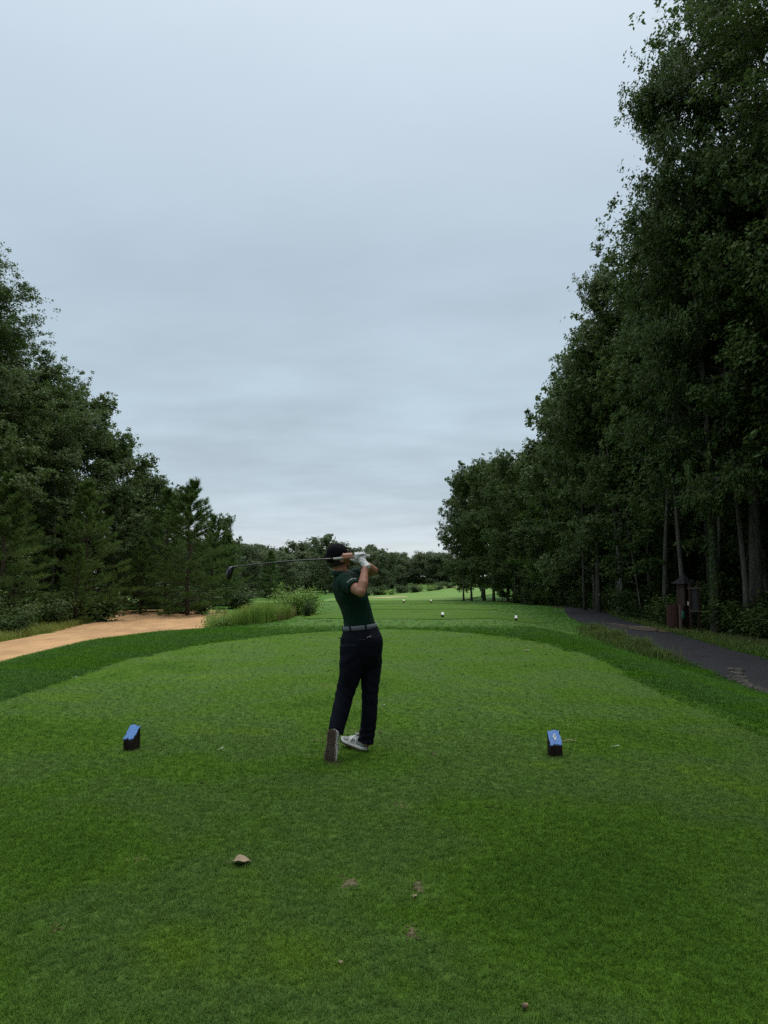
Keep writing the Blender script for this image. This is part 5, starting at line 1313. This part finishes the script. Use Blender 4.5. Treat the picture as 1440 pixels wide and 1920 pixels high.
def acorn():
    x, y = on_tee(986, 1899); o = empty('acorn', (x, y, Hs(x, y) + .012), .6); mb = MB()
    mb.ball((0, 0, .009), (.012, .009, .009), None, 12, 8); mb.build('nut', simple('acorn_nut', (.22, .16, .08), .5, .2, 30), o, True)
    mb = MB(); mb.ball((-.008, 0, .010), (.007, .0105, .0105), None, 12, 8); mb.build('acorn_cap', simple('acorn_cap', (.16, .11, .07), .9, .3, 60), o, True)
    tag(o, 'small brown acorn on the turf at the bottom edge', 'acorn')
acorn()
for k, (px, py, rz, ln, lab) in enumerate([(413, 1410, .9, .055, 'white golf tee lying left of the raised foot'), (1153, 1403, .05, .07, 'broken white golf tee lying right of the emblem marker'), (718, 1325, .4, .05, 'white golf tee lying right of the standing leg'), (990, 1221, .2, .06, 'white golf tee near the far right edge of the tee'), (572, 1206, .1, .07, 'white golf tee lying on the far part of the tee behind the golfer'), (140, 1271, .1, .07, 'white golf tee near the left edge of the tee'), (1087, 1206, .1, .07, 'white scrap of tee on the collar by the path weeds')]):
    x, y = on_tee(px, py); o = MB(); o.tube([(-ln / 2, 0, 0), (ln * .36, 0, 0), (ln * .46, 0, 0), (ln / 2, 0, 0)], [.0016, .0026, .005, .0055], 8)
    o = o.build('golf_tee', M['white_top'], None, True); o.location = (x, y, Hs(x, y) + .019); o.rotation_euler = (0, -.12, rz); tag(o, lab, 'golf tee')
for k, (px, py, rz) in enumerate([(1068, 1394, -.15)]):
    x, y = on_tee(px, py); o = MB(); o.tube([(-.07, 0, 0), (0, .004, .012), (.07, -.002, .004)], [.004, .006, .002], 6); o = o.build('wood_chip', simple('chip', (.36, .30, .17), .8), None); o.location = (x, y, Hs(x, y) + .016); o.rotation_euler[2] = rz; tag(o, 'pale split wood chip beside the emblem marker', 'wood chip')
x, y = on_tee(925, 1523); o = MB(); o.tube([(-.055, 0, .0), (-.01, .006, .006), (.03, -.002, .004), (.055, .004, 0)], [.0022, .003, .0026, .001], 6); o = o.build('twig', M['post']); o.location = (x, y, Hs(x, y) + .016); o.rotation_euler[2] = -.35; tag(o, 'thin dark twig lying on the tee below the emblem marker', 'twig')
M['thatch'] = simple('dry_thatch', (.30, .235, .12), .95, .35, 60, .9, 160, .1)
DIV = [(656, 1655, .075, .13, 'soil', 'sandy worn patch left of the pair in the foreground'), (784, 1663, .055, .12, 'soil', 'worn bare patch above the small brown leaf'), (771, 1751, .036, .09, 'soil', 'narrow dark divot nearest the camera'), (752, 1513, .055, .07, 'thatch', 'pale divot below the standing foot'), (812, 1414, .035, .10, 'soil', 'dark red-brown divot right of the standing foot'), (255, 1614, .06, .05, 'thatch', 'faint straw patch below the plain blue marker'), (110, 1743, .035, .06, 'thatch', 'faint straw patch near the left border'), (629, 1434, .10, .12, 'soil', 'scuffed soil right under the raised toe'), (596, 1391, .10, .08, 'soil', 'dark scuff mark left of the raised foot'), (628, 1260, .16, .32, 'soil', 'brown worn strip behind the golfer on the far half of the tee'), (625, 1288, .20, .25, 'thatch', 'worn straw strip left of the knees'), (690, 1370, .14, .20, 'soil', 'faint worn patch between the ankles')]
def divots():
    for px, py, a, b, mt, lab in DIV:
        x, y = on_tee(px, py); r = np.random.default_rng(int(px + py)); mb = MB()
        n = 26; rim = [(1 + .28 * math.sin(3 * q + px) * .6 + .28 * r.normal()) * .6 for q in np.linspace(0, 6.283, n, endpoint=False)]
        vs = [Vector((0, 0, .0125))] + [Vector((math.cos(2 * math.pi * k / n) * a * rim[k] * f_, math.sin(2 * math.pi * k / n) * b * rim[k] * f_, z_)) for f_, z_ in ((.55, .0115), (1, .004)) for k in range(n)]
        if mt == 'soil' and a < .09: mb.add(vs, [(0, 1 + k, 1 + (k + 1) % n) for k in range(n)] + [(1 + k, 1 + n + k, 1 + n + (k + 1) % n, 1 + (k + 1) % n) for k in range(n)])
        for k in range(int(26 + 900 * a * b)):
            q = r.uniform(0, 6.283); u = r.uniform() ** .6; p = Vector((math.cos(q) * a * u, math.sin(q) * b * u, 0)); s = r.uniform(.002, .006) * (1.3 if a > .09 else 1)
            p.z = r.uniform(.004, .014) if a < .09 else r.uniform(.006, .018); mb.ball(p, (s * 1.3, s, s * .7), Matrix.Rotation(r.uniform(0, 3), 3, 'Z'), 5, 3)
        o = mb.build('bare_patch', M[mt]); o.location = (x, y, Hs(x, y)); tag(o, lab, 'bare patch')
divots()
x_ = r4.uniform(-3.6, 3.4, 150); y_ = 4 + 14 * r4.uniform(0, 1, 150) ** .7; cl = MB()  # crumbs whose dark colour stands for small shadows among the blades
for a, b in zip(x_, y_):
    s = r4.uniform(.004, .010) * (1 + .05 * b); cl.ball((a, b, Hs(a, b) + .012), (s * 1.6, s, s * .5), None, 5, 3)
tag(cl.build('shade_crumbs', simple('crumb_shade', (.03, .03, .012), .95, .4)), 'crumbs over the tee, coloured dark for the small shadows in the grass', 'crumbs', kind='stuff')

# ------------------------------------------------------------------ grass blades
tee_tufts = [tuft('tee_tuft', 11, .024, .0028, .014, 1.0, M['tee_blade'], s) for s in range(4)]
rough_tufts = [tuft('rough_tuft', 9, .045, .0055, .022, .9, M['rough_blade'], 20 + s) for s in range(4)]
def tee_density(x, y):
    d = np.where(sdist(x, y, tee1) < .02, 1, 0) * np.interp(y, [1.6, 3.5, 5.5, 8, 11, 15, 21], [7500, 6000, 2600, 850, 260, 90, 40])
    for px, py, a, b, mt, lab in DIV:
        gx, gy = on_tee(px, py); d = d * (.35 + .65 * sstep(.5, 1.5, np.sqrt(((x - gx) / (a + .02)) ** 2 + ((y - gy) / (b + .02)) ** 2)))
    return d
grass('tee_grass', -5, 4.5, 1.6, 21, .1,
      tee_density,
      lambda x, y: np.interp(y, [2, 5, 10, 20], [.85, 1.0, 1.0, 1.1]), tee_tufts, 1, 'short mown grass blades of the tee')
def rough_d(x, y):
    d = np.where((sdist(x, y, tee1) > 0.02) & (sdist(x, y, tee2) > .05) & (sdist(x, y, tee3) > .05) & (sdist(x, y, path_poly) > .1) & (sdist(x, y, sand_o) > .3), 1.0, 0.0)
    d *= 1 - sstep(9.8, 11.2, x); d *= 1 - 1.6 * walk(x, y); d *= np.where(crest(y) - x > 2.2, 0, 1)
    return d * np.interp(y, [2, 6, 12, 18, 24, 34, 48], [1900, 1700, 850, 300, 45, 12, 5])
grass('rough_grass', -9.5, 11.5, 2, 48, .22, rough_d, lambda x, y: np.interp(y, [2, 8, 16, 30, 48], [.9, 1.0, 1.15, 1.4, 1.8]), rough_tufts, 2, 'longer rough grass of the collar round the tee')
